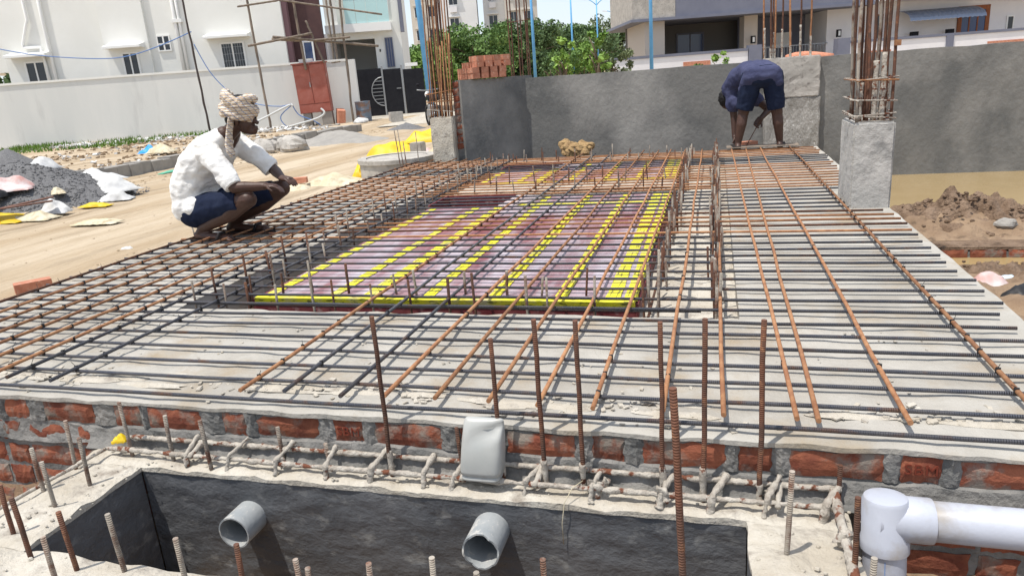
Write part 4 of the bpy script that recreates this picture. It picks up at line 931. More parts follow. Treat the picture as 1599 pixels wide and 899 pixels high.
for nm, c_, w_, d_, h_, mt, sd, rz, lb, ct in [
    ('plastic_sheet', (-9.02,7.35,.05), .75, .55, .30, m_psheet, 1, .5, 'pinkish crumpled sheet draped on the gravel heap', 'plastic sheet'),
    ('plastic_sheet', (-9.1,6.75,-.02), .75, .5, .30, m_bsheet, 2, .9, 'blue and white crumpled sheet at left edge of gravel heap', 'plastic sheet'),
    ('plastic_sack', (-8.95,7.05,.0), .45, .3, .22, m_blk, 9, .2, 'black bag crumpled between sheets on the gravel heap', 'bag'),
    ('plastic_sack', (-9.25,8.15,.22), .40, .5, .22, m_wsack, 3, .2, 'grey white sack near the top of the gravel heap', 'sack'),
    ('plastic_sack', (-8.75,8.6,.0), 1.0, .4, .20, m_wsack, 4, -.3, 'long torn white sack on right slope of gravel heap', 'sack'),
    ('plastic_sack', (-8.10,8.2,-.12), .7, .45, .24, m_wsack, 5, -.2, 'white torn sack at right foot of gravel heap', 'sack'),
    ('plastic_sack', (-7.75,7.85,-.2), .42, .28, .16, m_wsack, 6, .5, 'small pale sack lying lowest beside gravel heap on sand', 'sack'),
    ('cream_scrap', (-8.32,7.5,-.03), .40, .16, .10, m_cream, 6, -.7, 'cream scrap sliding down the gravel heap front', 'litter'),
    ('yellow_paper', (-7.55,7.3,-.19), .40, .16, .06, m_yel, 7, .1, 'small bright yellow scrap at the foot of gravel heap', 'litter'),
    ('cream_sheet', (-6.45,6.2,-.195), .52, .20, .05, m_cream, 8, .15, 'pale yellow flat sheet lying alone on the sandy road', 'litter'),
    ('yellow_sack', (-8.15,6.45,-.2), .7, .45, .16, m_yel, 9, .3, 'yellow sack under rusty strips at left picture edge', 'sack'),
    ('cream_sack', (-7.75,6.55,-.2), .6, .28, .12, m_cream, 10, .1, 'cream paper sack beside rusty strips at left edge', 'sack'),
    ('white_bag', (-7.72,6.85,-.18), .34, .26, .20, m_wsack, 11, .4, 'white bag by the rusty strips in front of gravel', 'bag'),
    ('green_sheet', (-9.35,10.9,-.19), .10, .75, .05, M('green_plastic', (.12,.42,.28), rough=.6), 12, 0, 'thin green strip lying on sand along the kerb', 'litter'),
    ('blue_bag', (-12.6,14.0,-.08), .42, .3, .20, M('blue_plastic', (.03,.30,.75), rough=.5), 13, .2, 'bright blue plastic bag among grass by the white wall', 'bag'),
    ('white_bag', (-10.9,14.5,-.05), .75, .5, .32, m_wsack, 14, .2, 'white plastic bag heap behind the kerb left of worker', 'bag'),
    ('cream_bag', (-11.9,13.6,-.05), .6, .4, .22, m_cream, 15, .2, 'tan paper bag among roadside rubbish by the kerb', 'bag'),
    ('white_cup', (-4.93,4.98,-.2), .10, .06, .04, m_wsack, 16, .2, 'tiny white cup fallen on the sand near slab', 'litter'),
    ('cement_sack', (-4.85,8.55,-.2), .80, .5, .19, m_cream, 17, .35, 'cream cement sacks slumped beside the concrete well ring', 'sack'),
    ('cement_sack', (-5.25,8.2,-.2), .5, .42, .12, m_cream, 19, .1, 'flat empty cement sack under a loose brick', 'sack'),
    ('yellow_sheet', (-4.80,9.25,-.2), .22, .3, .34, m_yel, 20, .2, 'folded yellow sheet left of the concrete well ring', 'plastic sheet')]:
    tag(crumple(nm, c_, w_, d_, h_, mt, sd, rz, 26), lb, ct)
t = thing('tarpaulin', (-5.2, 11.6, -.2), 'yellow plastic tarpaulin heaped over bricks behind the concrete ring', 'tarpaulin')
crumple('sheet', (-5.25, 11.5, -.2), 1.0, 1.1, .52, m_yel, 21, .2, 22, t); crumple('sheet_fold', (-4.72, 11.7, .05), .8, .6, .34, m_yel, 22, .1, 16, t)
crumple('pink_lining', (-4.75, 11.3, -.2), .6, .5, .32, m_psheet, 23, .1, 14, t)
tag(crumple('cement_sack', (-4.35, 11.1, -.2), .45, .5, .42, m_cream, 24, .3, 14), 'upright cream sack between tarpaulin and left column', 'sack')
o = rough_box('concrete_block', -4.62, -4.42, 10.6, 10.8, -.2, .12, m_conc, None, .004, 3); tag(o, 'small pale grey block beside yellow tarpaulin', 'block')
for i, (x, y, z, rz, lb) in enumerate([(-4.62,3.78,-.2,.95,'red brick on the sand beside slab edge at far left'), (-5.2,8.25,-.12,.3,'single brick lying on the flat cement sack')]):
    b = loose(x, y, z, rz, None); b.name = 'loose_brick'; tag(b, lb, 'brick')
bar_ = rock('stone', (-4.28, 4.15, -.17), .07, m_conc, 5, (2.4,.8,.7), 'grey oblong stone touching left slab edge'); 
ringt = thing('well_ring', (-4.15, 9.22, -.2), 'round grey concrete well ring with cover left of the slab', 'well ring')
MB().lathe([(.52,-.2),(.52,-.01),(.545,-.005),(.545,.05),(.53,.058),(.43,.056),(.43,-.2)], (-4.28,9.35,0), 48).build('ring', m_conc, ringt, False, base=False, fix=True)
MB().lathe([(.0,.045),(.42,.045),(.42,.03),(.0,.03)], (-4.28,9.35,0), 40).build('cover', m_conc, ringt, False, base=False, fix=True)
# rusty strips
for k, (a, b) in enumerate((((-8.4,6.15,-.1),(-7.8,6.95,.0)), ((-8.3,6.0,-.05),(-7.6,6.75,-.02)))):
    d = Vector(b)-Vector(a); o = MB().obox((Vector(a)+Vector(b))/2, d.length, .12, .012, math.atan2(d.y, d.x), 0, -math.asin(d.z/d.length)).build('rusty_strip', m_rustd, None)
    tag(o, ('upper' if k == 0 else 'lower')+' rusty metal strip on sacks at left picture edge', 'metal strip')
mb = MB()
for i in range(3500):
    a = random.random()*6.28; q = random.random()**.5*1.04; x = -9.35+1.6*q*math.cos(a); y = 7.95+1.35*q*math.sin(a); r = random.uniform(.005, .015)
    z = -.24+.66*max(0, 1-q)*(1+.22*fbm(x+3, y, 1.6/1.6*1.2, 5)); mb.obox((x, y, max(z, -.2)+r*.25), r*2, r*1.5, r*1.2, random.random()*3, jit(1), jit(1))
tag(tag(mb.build('gravel_stones', m_gravel, None, base=False), 'loose grey stones lying over the gravel heap', 'gravel'), kind='stuff')
# stones by the kerb behind the worker
for i, (x, y, r) in enumerate([(-9.35,13.7,.24),(-9.1,14.2,.22),(-8.75,13.9,.26),(-9.5,14.3,.18),(-9.2,13.2,.17)]):
    rock('stone', (x, y, -.2+r*.45), r, m_conc, i*2.3, (1.3,.9,.75), ['largest','second','rightmost dark','rear','front small'][i]+' rough grey stone of the group behind squatting worker', 'stone', 'stones behind the squatting worker')
# pebbles / rubbish / grass along the wall
mb = MB()
for i in range(700):
    x = random.choice((random.uniform(-9.7, -8.6), random.uniform(-9.6, -4.2))); y = random.uniform(3, 20); r = random.uniform(.004, .016)*(1.5 if x < -8.6 else .8)
    mb.ball((x, y, hground(x, y)+r*.3), (r*1.3, r, r*.7), 5, 4)
tag(tag(mb.build('pebbles', m_sand, None, base=False), 'pebbles and crumbs scattered on the sandy road', 'gravel'), kind='stuff')
TLm = Matrix(((.941,-.339,0,-12.10),(.339,.941,0,23.17),(0,0,1,0),(0,0,0,1)))
TRx = Matrix(((.9594,-.2821,0,-8.35),(.2821,.9594,0,28.40),(0,0,1,0),(0,0,0,1)))
mb = MB(); mb2 = MB()
for i in range(1300):
    x = random.uniform(-17, -10.3); y = random.uniform(9.5, 20); r = random.uniform(.012, .055)
    if nz(x*.8, y*.8, 6) < -.15: continue
    (mb if random.random() < .8 else mb2).obox((x, y, hground(x, y)+r*.3), r*2, r*1.4, r*.8, random.random()*3, jit(.5), jit(.5))
tag(tag(mb.build('dirt_lumps', M('brown_dirt', (.22,.15,.09), (.33,.25,.17), 4, .95, .8, 20), None, base=False), 'brown dirt lumps strewn behind the road kerb', 'dirt'), kind='stuff')
tag(tag(mb2.build('rubbish_scraps', m_wsack, None, base=False), 'pale rubbish scraps strewn behind the road kerb', 'litter'), kind='stuff')
TRm = TRx
TRh = TRx @ Matrix.Translation((0, 1.6, 0)) @ Matrix(((1.052,0,0,0),(0,1,0,0),(0,0,1.052,-.052),(0,0,0,1)))
mb = MB(TLm); vs = []; fs = []
for i in range(5500):
    u = random.uniform(-12.5, -4.0)+1.5*random.random(); v = -random.random()**1.1*4.0-.05
    if nz(u*.55, v*.7, 4)+.35*nz(u*2, v*2, 9) < .10-.25*math.exp(-((u+8.2)/1.6)**2): continue
    h = random.uniform(.04, .20); a = random.random()*PI; w_ = .025; dx, dy = math.cos(a)*w_, math.sin(a)*w_; b = len(vs); lx, ly = jit(.08), jit(.08)
    vs += [Vector((u-dx, v-dy, -.13)), Vector((u+dx, v+dy, -.13)), Vector((u+lx, v+ly, -.13+h))]; fs.append((b, b+1, b+2))
mb.add(vs, fs); tag(tag(mb.build('grass', m_grass, None, base=False), 'green grass tufts along the foot of the white compound wall', 'grass'), kind='stuff')
mb = MB(TLm)
for i in range(520):
    u = random.uniform(-12.5, -.3); v = -random.random()*3.4-.1; r = random.uniform(.02, .09)
    mb.obox((u, v, -.12+r*.3), r*2, r*1.3, r*.7, random.random()*3, jit(.4), jit(.4))
tag(tag(mb.build('rubble', m_dust, None, base=False), 'broken rubble strewn along the white wall', 'rubble'), kind='stuff')
mb = MB(TLm)
for i in range(170):
    u = random.uniform(-9, -1.0); v = -random.random()*2.8-.2; r = random.uniform(.03, .10)
    mb.obox((u, v, -.1+r*.2), r*2.2, r*1.5, r*.4, random.random()*3, jit(.6), jit(.6))
tag(tag(mb.build('litter', m_wsack, None, base=False), 'pale litter scraps strewn along the white wall', 'litter'), kind='stuff')

# ================================================================== WHITE HOUSE, LEFT
def part(name, mat, parent, T, *boxes, bevel=0):
    mb = MB(T)
    for b in boxes: mb.box(*b)
    return mb.build(name, mat, parent, bevel=bevel)
cw = thing('compound_wall', TLm @ Vector((-7, 0, -.3)), 'long plain white compound wall in front of the left house', 'wall')
part('wall_panel', m_white2, cw, TLm, (-16, 0, 0, .2, -.5, 1.92)); part('coping', m_white, cw, TLm, (-16, .03, -.03, .23, 1.921, 1.99)); part('pier', m_white2, cw, TLm, (.031, .30, -.02, .28, -.5, 1.96))
h1 = thing('house', TLm @ Vector((-6, 6, -.2)), 'white two storey house with brown panel and glass balcony on left', 'house')
FV = 2.0
def window(parent, T, u0, u1, z0, z1, fv, glass=m_glassd, panes=2, bars=False, fr=.06, trim=m_trim):
    w = part('window', trim, parent, T, (u0, u1, fv-.05, fv-.005, z0, z0+fr), (u0, u1, fv-.05, fv-.005, z1-fr, z1), (u0, u0+fr, fv-.05, fv-.005, z0+fr, z1-fr), (u1-fr, u1, fv-.05, fv-.005, z0+fr, z1-fr))
    iw = (u1-u0-2*fr-(panes-1)*.05)/panes
    for k in range(panes):
        a = u0+fr+k*(iw+.05); part('pane', glass, w, T, (a, a+iw, fv-.030, fv-.012, z0+fr, z1-fr))
        if k: part('mullion', trim, w, T, (a-.05, a, fv-.048, fv-.006, z0+fr, z1-fr))
        if bars:
            part('grille', m_greyrail, w, T, *[(a+iw*q/4-.006, a+iw*q/4+.006, fv-.045, fv-.033, z0+fr, z1-fr) for q in (1,2,3)], *[(a, a+iw, fv-.044, fv-.034, z0+fr+(z1-z0)*q/5-.006, z0+fr+(z1-z0)*q/5+.006) for q in (1,2,3,4)])
    return w
part('wall', m_white, h1, TLm, (-12.05, -2.27, FV, FV+6, -.3, 6.6))
part('wall', m_white, h1, TLm, (-15.5, -12.051, FV+3.5, FV+6, 2.6, 6.6))
part('jutting_wall', m_white, h1, TLm, (-8.55, -7.02, FV-.14, FV-.001, -.3, 6.6)); part('jutting_wall', m_white, h1, TLm, (-3.30, -2.28, FV-.10, FV-.001, -.3, 6.6))
for u0, u1, z1, bars in ((-11.44,-10.72,2.74,False),(-8.02,-7.44,2.81,False),(-4.62,-3.76,2.92,True)):
    fv = FV-(.14 if u0 == -8.02 else 0)
    window(h1, TLm, u0, u1, 1.75, z1, fv, bars=bars)
    mb = MB(TLm); a, b = u0-.42, u1+.28; mb.add([(a,fv-.5,z1+.13),(b,fv-.5,z1+.13),(b,fv,z1+.13),(a,fv,z1+.13),(a,fv-.5,z1+.21),(b,fv-.5,z1+.21),(b,fv,z1+.30),(a,fv,z1+.30)], [(0,3,2,1),(4,5,6,7),(0,1,5,4),(1,2,6,5),(2,3,7,6),(3,0,4,7)]); mb.build('sunshade', m_trim, h1)
window(h1, TLm, -6.76, -6.30, 2.76, 3.30, FV, fr=.04); part('transom', m_trim, h1, TLm, (-6.72,-6.34,FV-.055,FV-.051,2.99,3.03))
def dpipe(pts, r=.055):
    P = [TLm @ Vector(p) for p in pts]; return MB().tube(P, r, 10).build('downpipe', m_trim, h1, True, base=False)
dpipe([(-10.40,FV-.08,6.5),(-10.45,FV-.08,4.0),(-10.47,FV-.08,-.2)]); dpipe([(-10.95,FV-.08,6.5),(-10.95,FV-.08,4.1),(-11.05,FV-.08,3.9),(-11.3,FV-.08,3.3),(-11.3,FV-.08,3.2),(-10.75,FV-.08,3.18),(-10.72,FV-.08,3.1),(-10.66,FV-.08,1.5)], .05)
dpipe([(-5.98,FV-.08,6.5),(-6.0,FV-.08,1.0)]); dpipe([(-5.84,FV-.08,6.5),(-5.86,FV-.08,1.0)], .045); part('pipe_bracket', m_trim, h1, TLm, (-6.1,-5.75,FV-.16,FV-.01,3.68,3.80))
part('brown_panel', m_brown, h1, TLm, (-2.262, -1.0, FV+.35, FV+.6, -.3, 6.6)); part('mauve_edge', M('mauve_paint', (.22,.13,.14), rough=.8), h1, TLm, (-2.268, -2.10, FV+.02, FV+.349, -.3, 6.6))
window(h1, TLm, -1.78, -1.38, 1.4, 2.80, FV+.35, m_glassb, 1)
part('wall', m_white, h1, TLm, (-1.0, -.55, 3.3, 9, 3.0, 6.6), (-.551, .9, 6.2, 9, 3.0, 6.6)); part('carport_wall', m_carport, h1, TLm, (-1.0, .74, 6.0, 6.19, -.3, 3.0)); part('carport_side', m_offwh, h1, TLm, (-1.3, -.95, 2.62, 6.0, -.3, 2.999)); 
part('balcony_slab', m_trim, h1, TLm, (-1.0, 1.45, 3.0, 6.0, 3.02, 3.32)); part('lintel', m_white, h1, TLm, (-.95, .74, 3.45, 3.7, 2.78, 3.019))
part('wall', m_white, h1, TLm, (.74, 1.76, 3.5, 8.5, -.3, 6.6)); part('tower_strip', m_slate, h1, TLm, (1.765, 1.90, 3.4, 3.7, 2.95, 6.6))
window(h1, TLm, 1.12, 1.42, 1.70, 2.78, 3.5, m_glassb, 3, fr=.03, trim=m_slate); window(h1, TLm, 1.16, 1.40, 3.7, 4.6, 3.5, m_glassb, 1)
m_glass = M('balcony_glass', (.45,.66,.66), rough=.1, spec=.6)
for k in range(4): part('glass_pane', m_glass, h1, TLm, (-.22+k*.41, -.22+k*.41+.40, 3.05, 3.07, 3.33, 4.22))
part('handrail', m_greyrail, h1, TLm, (-.25, 1.44, 3.035, 3.085, 4.221, 4.26)); part('balcony_door', m_door, h1, TLm, (-.50, -.05, 6.14, 6.19, 3.33, 5.4)); part('wall_switch', m_black, h1, TLm, (.88, .93, 3.48, 3.5, 2.28, 2.38))
gt = thing('gate', TLm @ Vector((1.1, 2.5, -.05)), 'black sheet metal gate with round grille beside the white house', 'gate')
for k, (a, b) in enumerate(((-.30,.93),(1.0,1.66),(1.74,2.50))): part('leaf', m_black, gt, TLm, (a, b, 2.47, 2.52, -.05, 1.66-.05*k))
for a in (.94, 1.67): part('post', m_greyrail, gt, TLm, (a, a+.055, 2.45, 2.54, -.08, 1.72))
mb = MB(TLm); mb.tube([(.93-.42*math.cos(PI/2*i/10*2-PI/2)*1.0, 2.455, .82+.52*math.sin(PI*i/10-PI/2)) for i in range(11)], .018, 6)
for k in range(7): z = .42+.13*k; mb.box(.93-.40*math.sqrt(max(0, 1-((z-.82)/.52)**2)), .925, 2.445, 2.462, z-.012, z+.012)
mb.build('round_grille', m_greyrail, gt, base=False); part('handle', m_greyrail, gt, TLm, (1.45,1.62,2.44,2.465,.88,.91)); part('cap_light', m_trim, gt, TLm, (1.85, 2.3, 2.5, 2.9, 1.66, 1.78))
mb = MB(TLm); mb.add([(-.4,-3.0,-.185),(4.5,-3.0,-.185),(4.5,2.7,-.05),(-.4,2.7,-.05)], [(0,1,2,3)]); tag(mb.build('driveway', m_lime, None, base=False), kind='structure')
cab = thing('junction_cabinet', TLm @ Vector((-1.0, -.6, -.2)), 'faded red electrical cabinet leaning on stone stand before white wall', 'cabinet')
CT = TLm @ Matrix.Translation((-1.05, -.62, .33)) @ Matrix.Rotation(-.03, 4, 'Y')
part('cabinet_body', m_cab, cab, CT, (-.52,.52,-.2,.2,0,1.56)); part('door', m_cab, cab, CT, (-.50,-.01,-.225,-.201,.30,1.52)); part('door', m_cab, cab, CT, (.01,.50,-.225,-.201,.30,1.52)); part('roof', m_cab, cab, CT, (-.56,.56,-.26,.22,1.561,1.60))
part('lower_panel', m_cab, cab, CT, (-.50,.50,-.22,-.201,.02,.27)); part('handle', m_greyrail, cab, CT, (-.06,-.03,-.245,-.226,.82,.98)); part('stand', m_dust, cab, CT, (-.45,-.2,-.15,.15,-.55,-.001)); part('stand', m_dust, cab, CT, (.15,.5,-.18,.15,-.55,-.001))
part('block_on_top', m_trim, cab, CT, (-.30,.12,-.12,.12,1.601,1.72))
b = MB(TLm).obox((-.28, -.75, .12), .24, .5, .5, .3, .15, .1).build('brick_chunk', m_brick2, None); tag(b, 'orange masonry chunk leaning right of the red cabinet', 'masonry')
rock('stone', TLm @ Vector((.45,-1.3,-.05)), .2, m_wsack, 4, (1.4,.9,.6), 'pale boulder in front of the rusty drum'); 
dr = thing('metal_drum', TLm @ Vector((.46,-.5,-.2)), 'rusty blue metal drum standing against end of white wall', 'drum')
MB(TLm).lathe([(.0,.55),(.24,.55),(.255,.57),(.265,.55),(.255,.53),(.255,.32),(.268,.305),(.255,.29),(.255,.06),(.268,.045),(.255,.03),(.255,-.2)], (.46,-.5,0), 24).build('shell', m_drum, dr, False, fix=True)
o = MB(TLm).obox((1.6,-1.4,-.02), .42, .3, .38, .3).build('concrete_block', m_conc, None); tag(o, 'pale block with pink paint on the driveway edge', 'block')
def cable(name, pts, r, mat, label, T=TLm, n=14, cat='cable'):
    P = [Vector(p) for p in pts]; out = []
    for i in range(len(P)-1):
        a = P[max(i-1, 0)]; b = P[i]; c_ = P[i+1]; d = P[min(i+2, len(P)-1)]
        for k in range(n):
            t = k/n; out.append(.5*((2*b)+(c_-a)*t+(2*a-5*b+4*c_-d)*t*t+(3*b-a-3*c_+d)*t**3))
    out.append(P[-1]); return tag(MB().tube([T @ p for p in out], r, 6).build(name, mat, None, True, base=False), label, cat)
cable('hose', [(-3.9,-1.6,-.15),(-2.8,-1.2,.25),(-1.9,-1.0,.62),(-1.75,-1.0,.6)], .035, m_hose, 'thick pale hose slanting up from kerb to the cabinet')
cable('hose', [(-2.3,-1.0,-.12),(-1.7,-1.0,.0),(-1.0,-1.05,.15),(-.75,-1.05,.30),(-.85,-1.0,.45)], .035, m_hose, 'grey hose curling in front of the cabinet stand')
cable('cable', [(-1.78,-.95,.64),(-1.6,-.95,.3),(-1.2,-.95,.1),(-.9,-1.0,-.1)], .016, m_cable, 'dark blue cable dropping from coil to the cabinet foot')
cable('cable', [(-1.8,-.95,.62),(-2.2,-.95,.3),(-2.1,-.95,.0),(-1.8,-.95,-.1)], .016, m_cable, 'dark looped cable hanging on the white wall')
cable('cable', [(-10.6,-1,3.02),(-9.36,-1,2.72),(-7.64,-1,2.5),(-6.64,-1,2.51),(-5.6,-1,2.75),(-4.55,-1,3.1)], .016, m_cable, 'blue cable sagging across the white house to leaning pole')
cable('cable', [(-4.54,-1,2.72),(-4.17,-1,1.8),(-3.6,-1,1.1),(-2.9,-1,.75),(-2.2,-1,.62),(-1.8,-1,.66)], .014, m_cable, 'blue cable running down from leaning pole behind the turban')
def pole(name, a, b, r, label, mat=m_bamboo, T=TLm, cat='pole'):
    a = T @ Vector(a); b = T @ Vector(b); n = 14; P = [a.lerp(b, i/n)+Vector((jit(.012), jit(.012), 0)) for i in range(n+1)]
    return tag(MB().tube(P, [r*(1.14 if i % 2 else 1.0)*(1-.2*i/n) for i in range(n+1)], 8).build(name, mat, None, True, base=False), label, cat)
pole('wooden_pole', (-4.54,-1,-.2), (-4.66,-1,5.0), .033, 'thin dark pole leaning behind squatting worker before white wall', M('dark_wood', (.07,.055,.05), rough=.85))
sc = thing('bamboo_scaffold', TLm @ Vector((-1.2, -1, -.2)), 'rough bamboo scaffold of tied poles in front of house balcony', 'scaffold')
def spole(a, b, r): 
    a = TLm @ Vector(a); b = TLm @ Vector(b); n = 14; P = [a.lerp(b, i/n)+Vector((jit(.014), jit(.014), 0)) for i in range(n+1)]
    return MB().tube(P, [r*.78*(1.15 if i % 2 else 1.0) for i in range(n+1)], 8).build('pole', m_bamboo, sc, True, base=False)
for a, b, r in [((-2.57,-1,-.22),(-2.70,-1,5.0),.045),((-1.17,-.9,1.7),(-1.33,-.9,5.0),.05),((.15,-1,-.1),(.23,-1,5.0),.045),((-.43,1.0,-.2),(-.36,1.0,5.0),.05),((-.55,1.0,-.2),(-.50,1.0,5.0),.04),
                ((-2.98,-1.05,3.74),(-1.7,-1.05,3.84),.035),((-2.85,-1.08,2.55),(-.76,-1.08,2.80),.045),((-2.05,-1.0,2.78),(1.28,-1.0,2.27),.045),((-.9,-1.06,2.58),(.4,-1.06,2.60),.04),((-1.9,-1.02,3.9),(1.5,-1.02,3.22),.035),((-.95,-.95,3.2),(-.55,-.95,1.88),.04),((-2.1,-.9,2.72),(-1.2,-.9,2.62),.06),((-.3,-1,1.86),(-.02,-1,1.88),.03)]: spole(a, b, r)
# ================================================================== HOUSE, RIGHT
h2 = thing('house', TRh @ Vector((12, 4, -.2)), 'modern white and slate grey house behind the grey wall on right', 'house')
part('concrete_parapet', m_conc, h2, TRh, (5.2, 6.82, -1.4, 4, 2.70, 4.6)); part('soffit', m_slate, h2, TRh, (5.15, 14.3, -1.5, 6, 2.60, 2.70))
part('slate_band', m_slate, h2, TRh, (6.821, 14.27, -1.38, 4, 2.70, 3.32)); part('white_band', m_offwh, h2, TRh, (6.822, 14.27, -1.36, 4, 3.321, 5.5)); part('white_band', m_offwh, h2, TRh, (14.28, 26, -1.3, 4, 2.72, 5.5))
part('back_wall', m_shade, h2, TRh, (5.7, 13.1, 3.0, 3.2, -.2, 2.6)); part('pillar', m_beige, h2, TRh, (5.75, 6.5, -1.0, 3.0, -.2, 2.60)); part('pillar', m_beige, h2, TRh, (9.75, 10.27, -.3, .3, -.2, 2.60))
part('wall', m_offwh, h2, TRh, (13.1, 26, 0, 6, -.2, 2.719)); part('wall', m_slate, h2, TRh, (10.3, 13.1, 2.2, 2.4, -.2, 2.6)) 
window(h2, TRh, 7.85, 9.05, 1.30, 2.25, 3.0, m_glassb, 2, fr=.07, trim=m_slate)
window(h2, TRh, 18.25, 19.5, .6, 2.36, 0, m_glassb, 3, fr=.16, trim=m_door); window(h2, TRh, 20.2, 20.5, 1.2, 1.9, 0, m_glassd, 1, fr=.05)
window(h2, TRh, 15.0, 15.3, 1.0, 2.3, 0, m_glassd, 1, fr=.04, trim=m_door)
mb = MB(TRh); n = 96; vs = []
for i in range(n+1):
    u = 15.8+2.9*i/n; rb = .022*abs(math.sin(i*PI/6))
    for k in range(7): a = PI/2*k/6; vs.append((u, -1.15*math.sin(a)**.9, 2.33-.42*(1-math.cos(a))+rb))
mb.add(vs, [(i*7+k, i*7+k+1, (i+1)*7+k+1, (i+1)*7+k) for i in range(n) for k in range(6)]); mb.build('awning', m_awn, h2, base=False)
for u, lb in ((10.02, 1), (13.43, 1)):
    w = part('wall_lamp', m_black, h2, TRh, (u-.08,u+.08,-.62 if u < 11 else -.42,-.5 if u < 11 else -.3,1.56,1.84)); part('lamp_glass', m_trim, w, TRh, (u-.04,u+.04,-.64 if u < 11 else -.44,-.621 if u < 11 else -.421,1.61,1.79))
part('ac_unit', m_trim, h2, TRh, (11.7,12.4,2.0,2.19,1.35,1.95)); part('railing', m_greyrail, h2, TRh, *[(10.35+.12*k, 10.37+.12*k, -.03, -.01, .3, 1.36) for k in range(23)], (10.3,13.15,-.04,0,1.361,1.40))
part('ledge_items', m_black, h2, TRh, (16.3,16.55,-.4,-.2,1.36,1.55)); part('ledge_items', m_black, h2, TRh, (17.7,17.95,-.4,-.2,1.36,1.55))
bw = thing('boundary_wall', TRm @ Vector((12, -2, -.2)), 'low white boundary wall with dark coping before the right house', 'wall')
part('wall_panel', m_offwh, bw, TRm, (4.57, 9.76, -.7, -.5, -.3, 1.30)); part('coping', m_slate, bw, TRm, (4.5, 9.76, -.74, -.46, 1.301, 1.40))
part('pier', m_slate, bw, TRm, (9.78, 10.26, -.8, -.4, -.3, 1.50)); part('pier', m_slate, bw, TRm, (13.19, 13.67, -.8, -.4, -.3, 1.50))
part('wall_panel', m_offwh, bw, TRm, (13.68, 26, -.7, -.5, -.3, 1.29)); part('coping', m_slate, bw, TRm, (13.68, 26, -.74, -.46, 1.291, 1.39)); part('post', m_slate, bw, TRm, (17.42, 17.70, -.76, -.701, -.3, 1.34))
part('brown_slot', m_brick2, bw, TRm, (7.25, 8.3, -.73, -.701, .5, 1.06)); part('brown_slot', m_brick2, bw, TRm, (19.05, 20.45, -.73, -.701, .4, .98)); part('brown_slot', m_brick2, bw, TRm, (14.3, 15.3, -.73, -.701, .4, .96))
o = MB(TRm).tube([(10.9+.35*i, -1.6, 1.0+.05*math.sin(i)) for i in range(6)], [.14,.17,.18,.18,.17,.12], 12).build('clay_pipe', m_brick2, None, True); tag(o, 'orange clay cylinder lying behind the wall column bars', 'pipe')
o.location.z -= .1
# ================================================================== FAR BUILDINGS
def block(name, T, w, d, h, mat, wins, label, group=None):
    t = thing(name, T @ Vector((w/2, d/2, -.2)), label, 'building', group); part('wall', mat, t, T, (0, w, 0, d, -.3, h)); part('parapet', mat, t, T, (-.15, w+.15, -.15, d+.15, h+.001, h+.8))
    for (u0, u1, z0, z1, ac) in wins:
        ww = part('window', m_trim, t, T, (u0-.08, u1+.08, -.06, -.002, z0-.08, z1+.08)); part('pane', m_glassd, ww, T, (u0, (u0+u1)/2-.03, -.08, -.061, z0, z1)); part('pane', m_glassd, ww, T, ((u0+u1)/2+.03, u1, -.08, -.061, z0, z1))
        part('sunshade', mat, ww, T, (u0-.2, u1+.2, -.5, -.003, z1+.15, z1+.25))
        if ac: part('air_conditioner', m_offwh, ww, T, (u0+.1, u0+1.0, -.55, -.003, z0-.95, z0-.25))
    return t
def TF(x, y, rz): return Matrix.Translation((x, y, 0)) @ Matrix.Rotation(rz, 4, 'Z')
block('apartment_block', TF(-35.3, 95, .29), 5.2, 10, 26, m_apt, [(u, u+1.1, z, z+1.5, True) for u in (1.6,) for z in (4.2, 7.4, 10.6, 13.8)], 'tall white apartment block with air conditioners left of tree line', None)
block('apartment_block', TF(-30.2, 99, .29), 4.4, 10, 26, m_apt, [(u, u+1.1, z, z+1.5, True) for u in (.7,) for z in (4.2, 7.6, 11.0, 14.2)], 'white apartment block set back between the two other tall blocks', None)
block('apartment_block', TF(-26.6, 97, .29), 4.2, 10, 26, m_apt2, [(u, u+.95, z, z+1.5, False) for u in (.6, 2.4) for z in (4.6, 7.6, 10.6, 13.6)], 'beige edged apartment block with paired dark windows above trees', None)
block('apartment_block', TF(-43.6, 106, .29), 4.6, 10, 26, m_apt2, [(u, u+.9, z, z+1.4, False) for u in (.6, 2.6) for z in (4.0, 7.2, 10.4, 13.6)], 'beige apartment block behind the left column bars', None)
block('apartment_block', TF(-58, 120, .29), 4, 10, 8.5, m_apt2, [(.8, 2.0, 3.5, 5, False)], 'distant low beige block beside the white house corner', None)
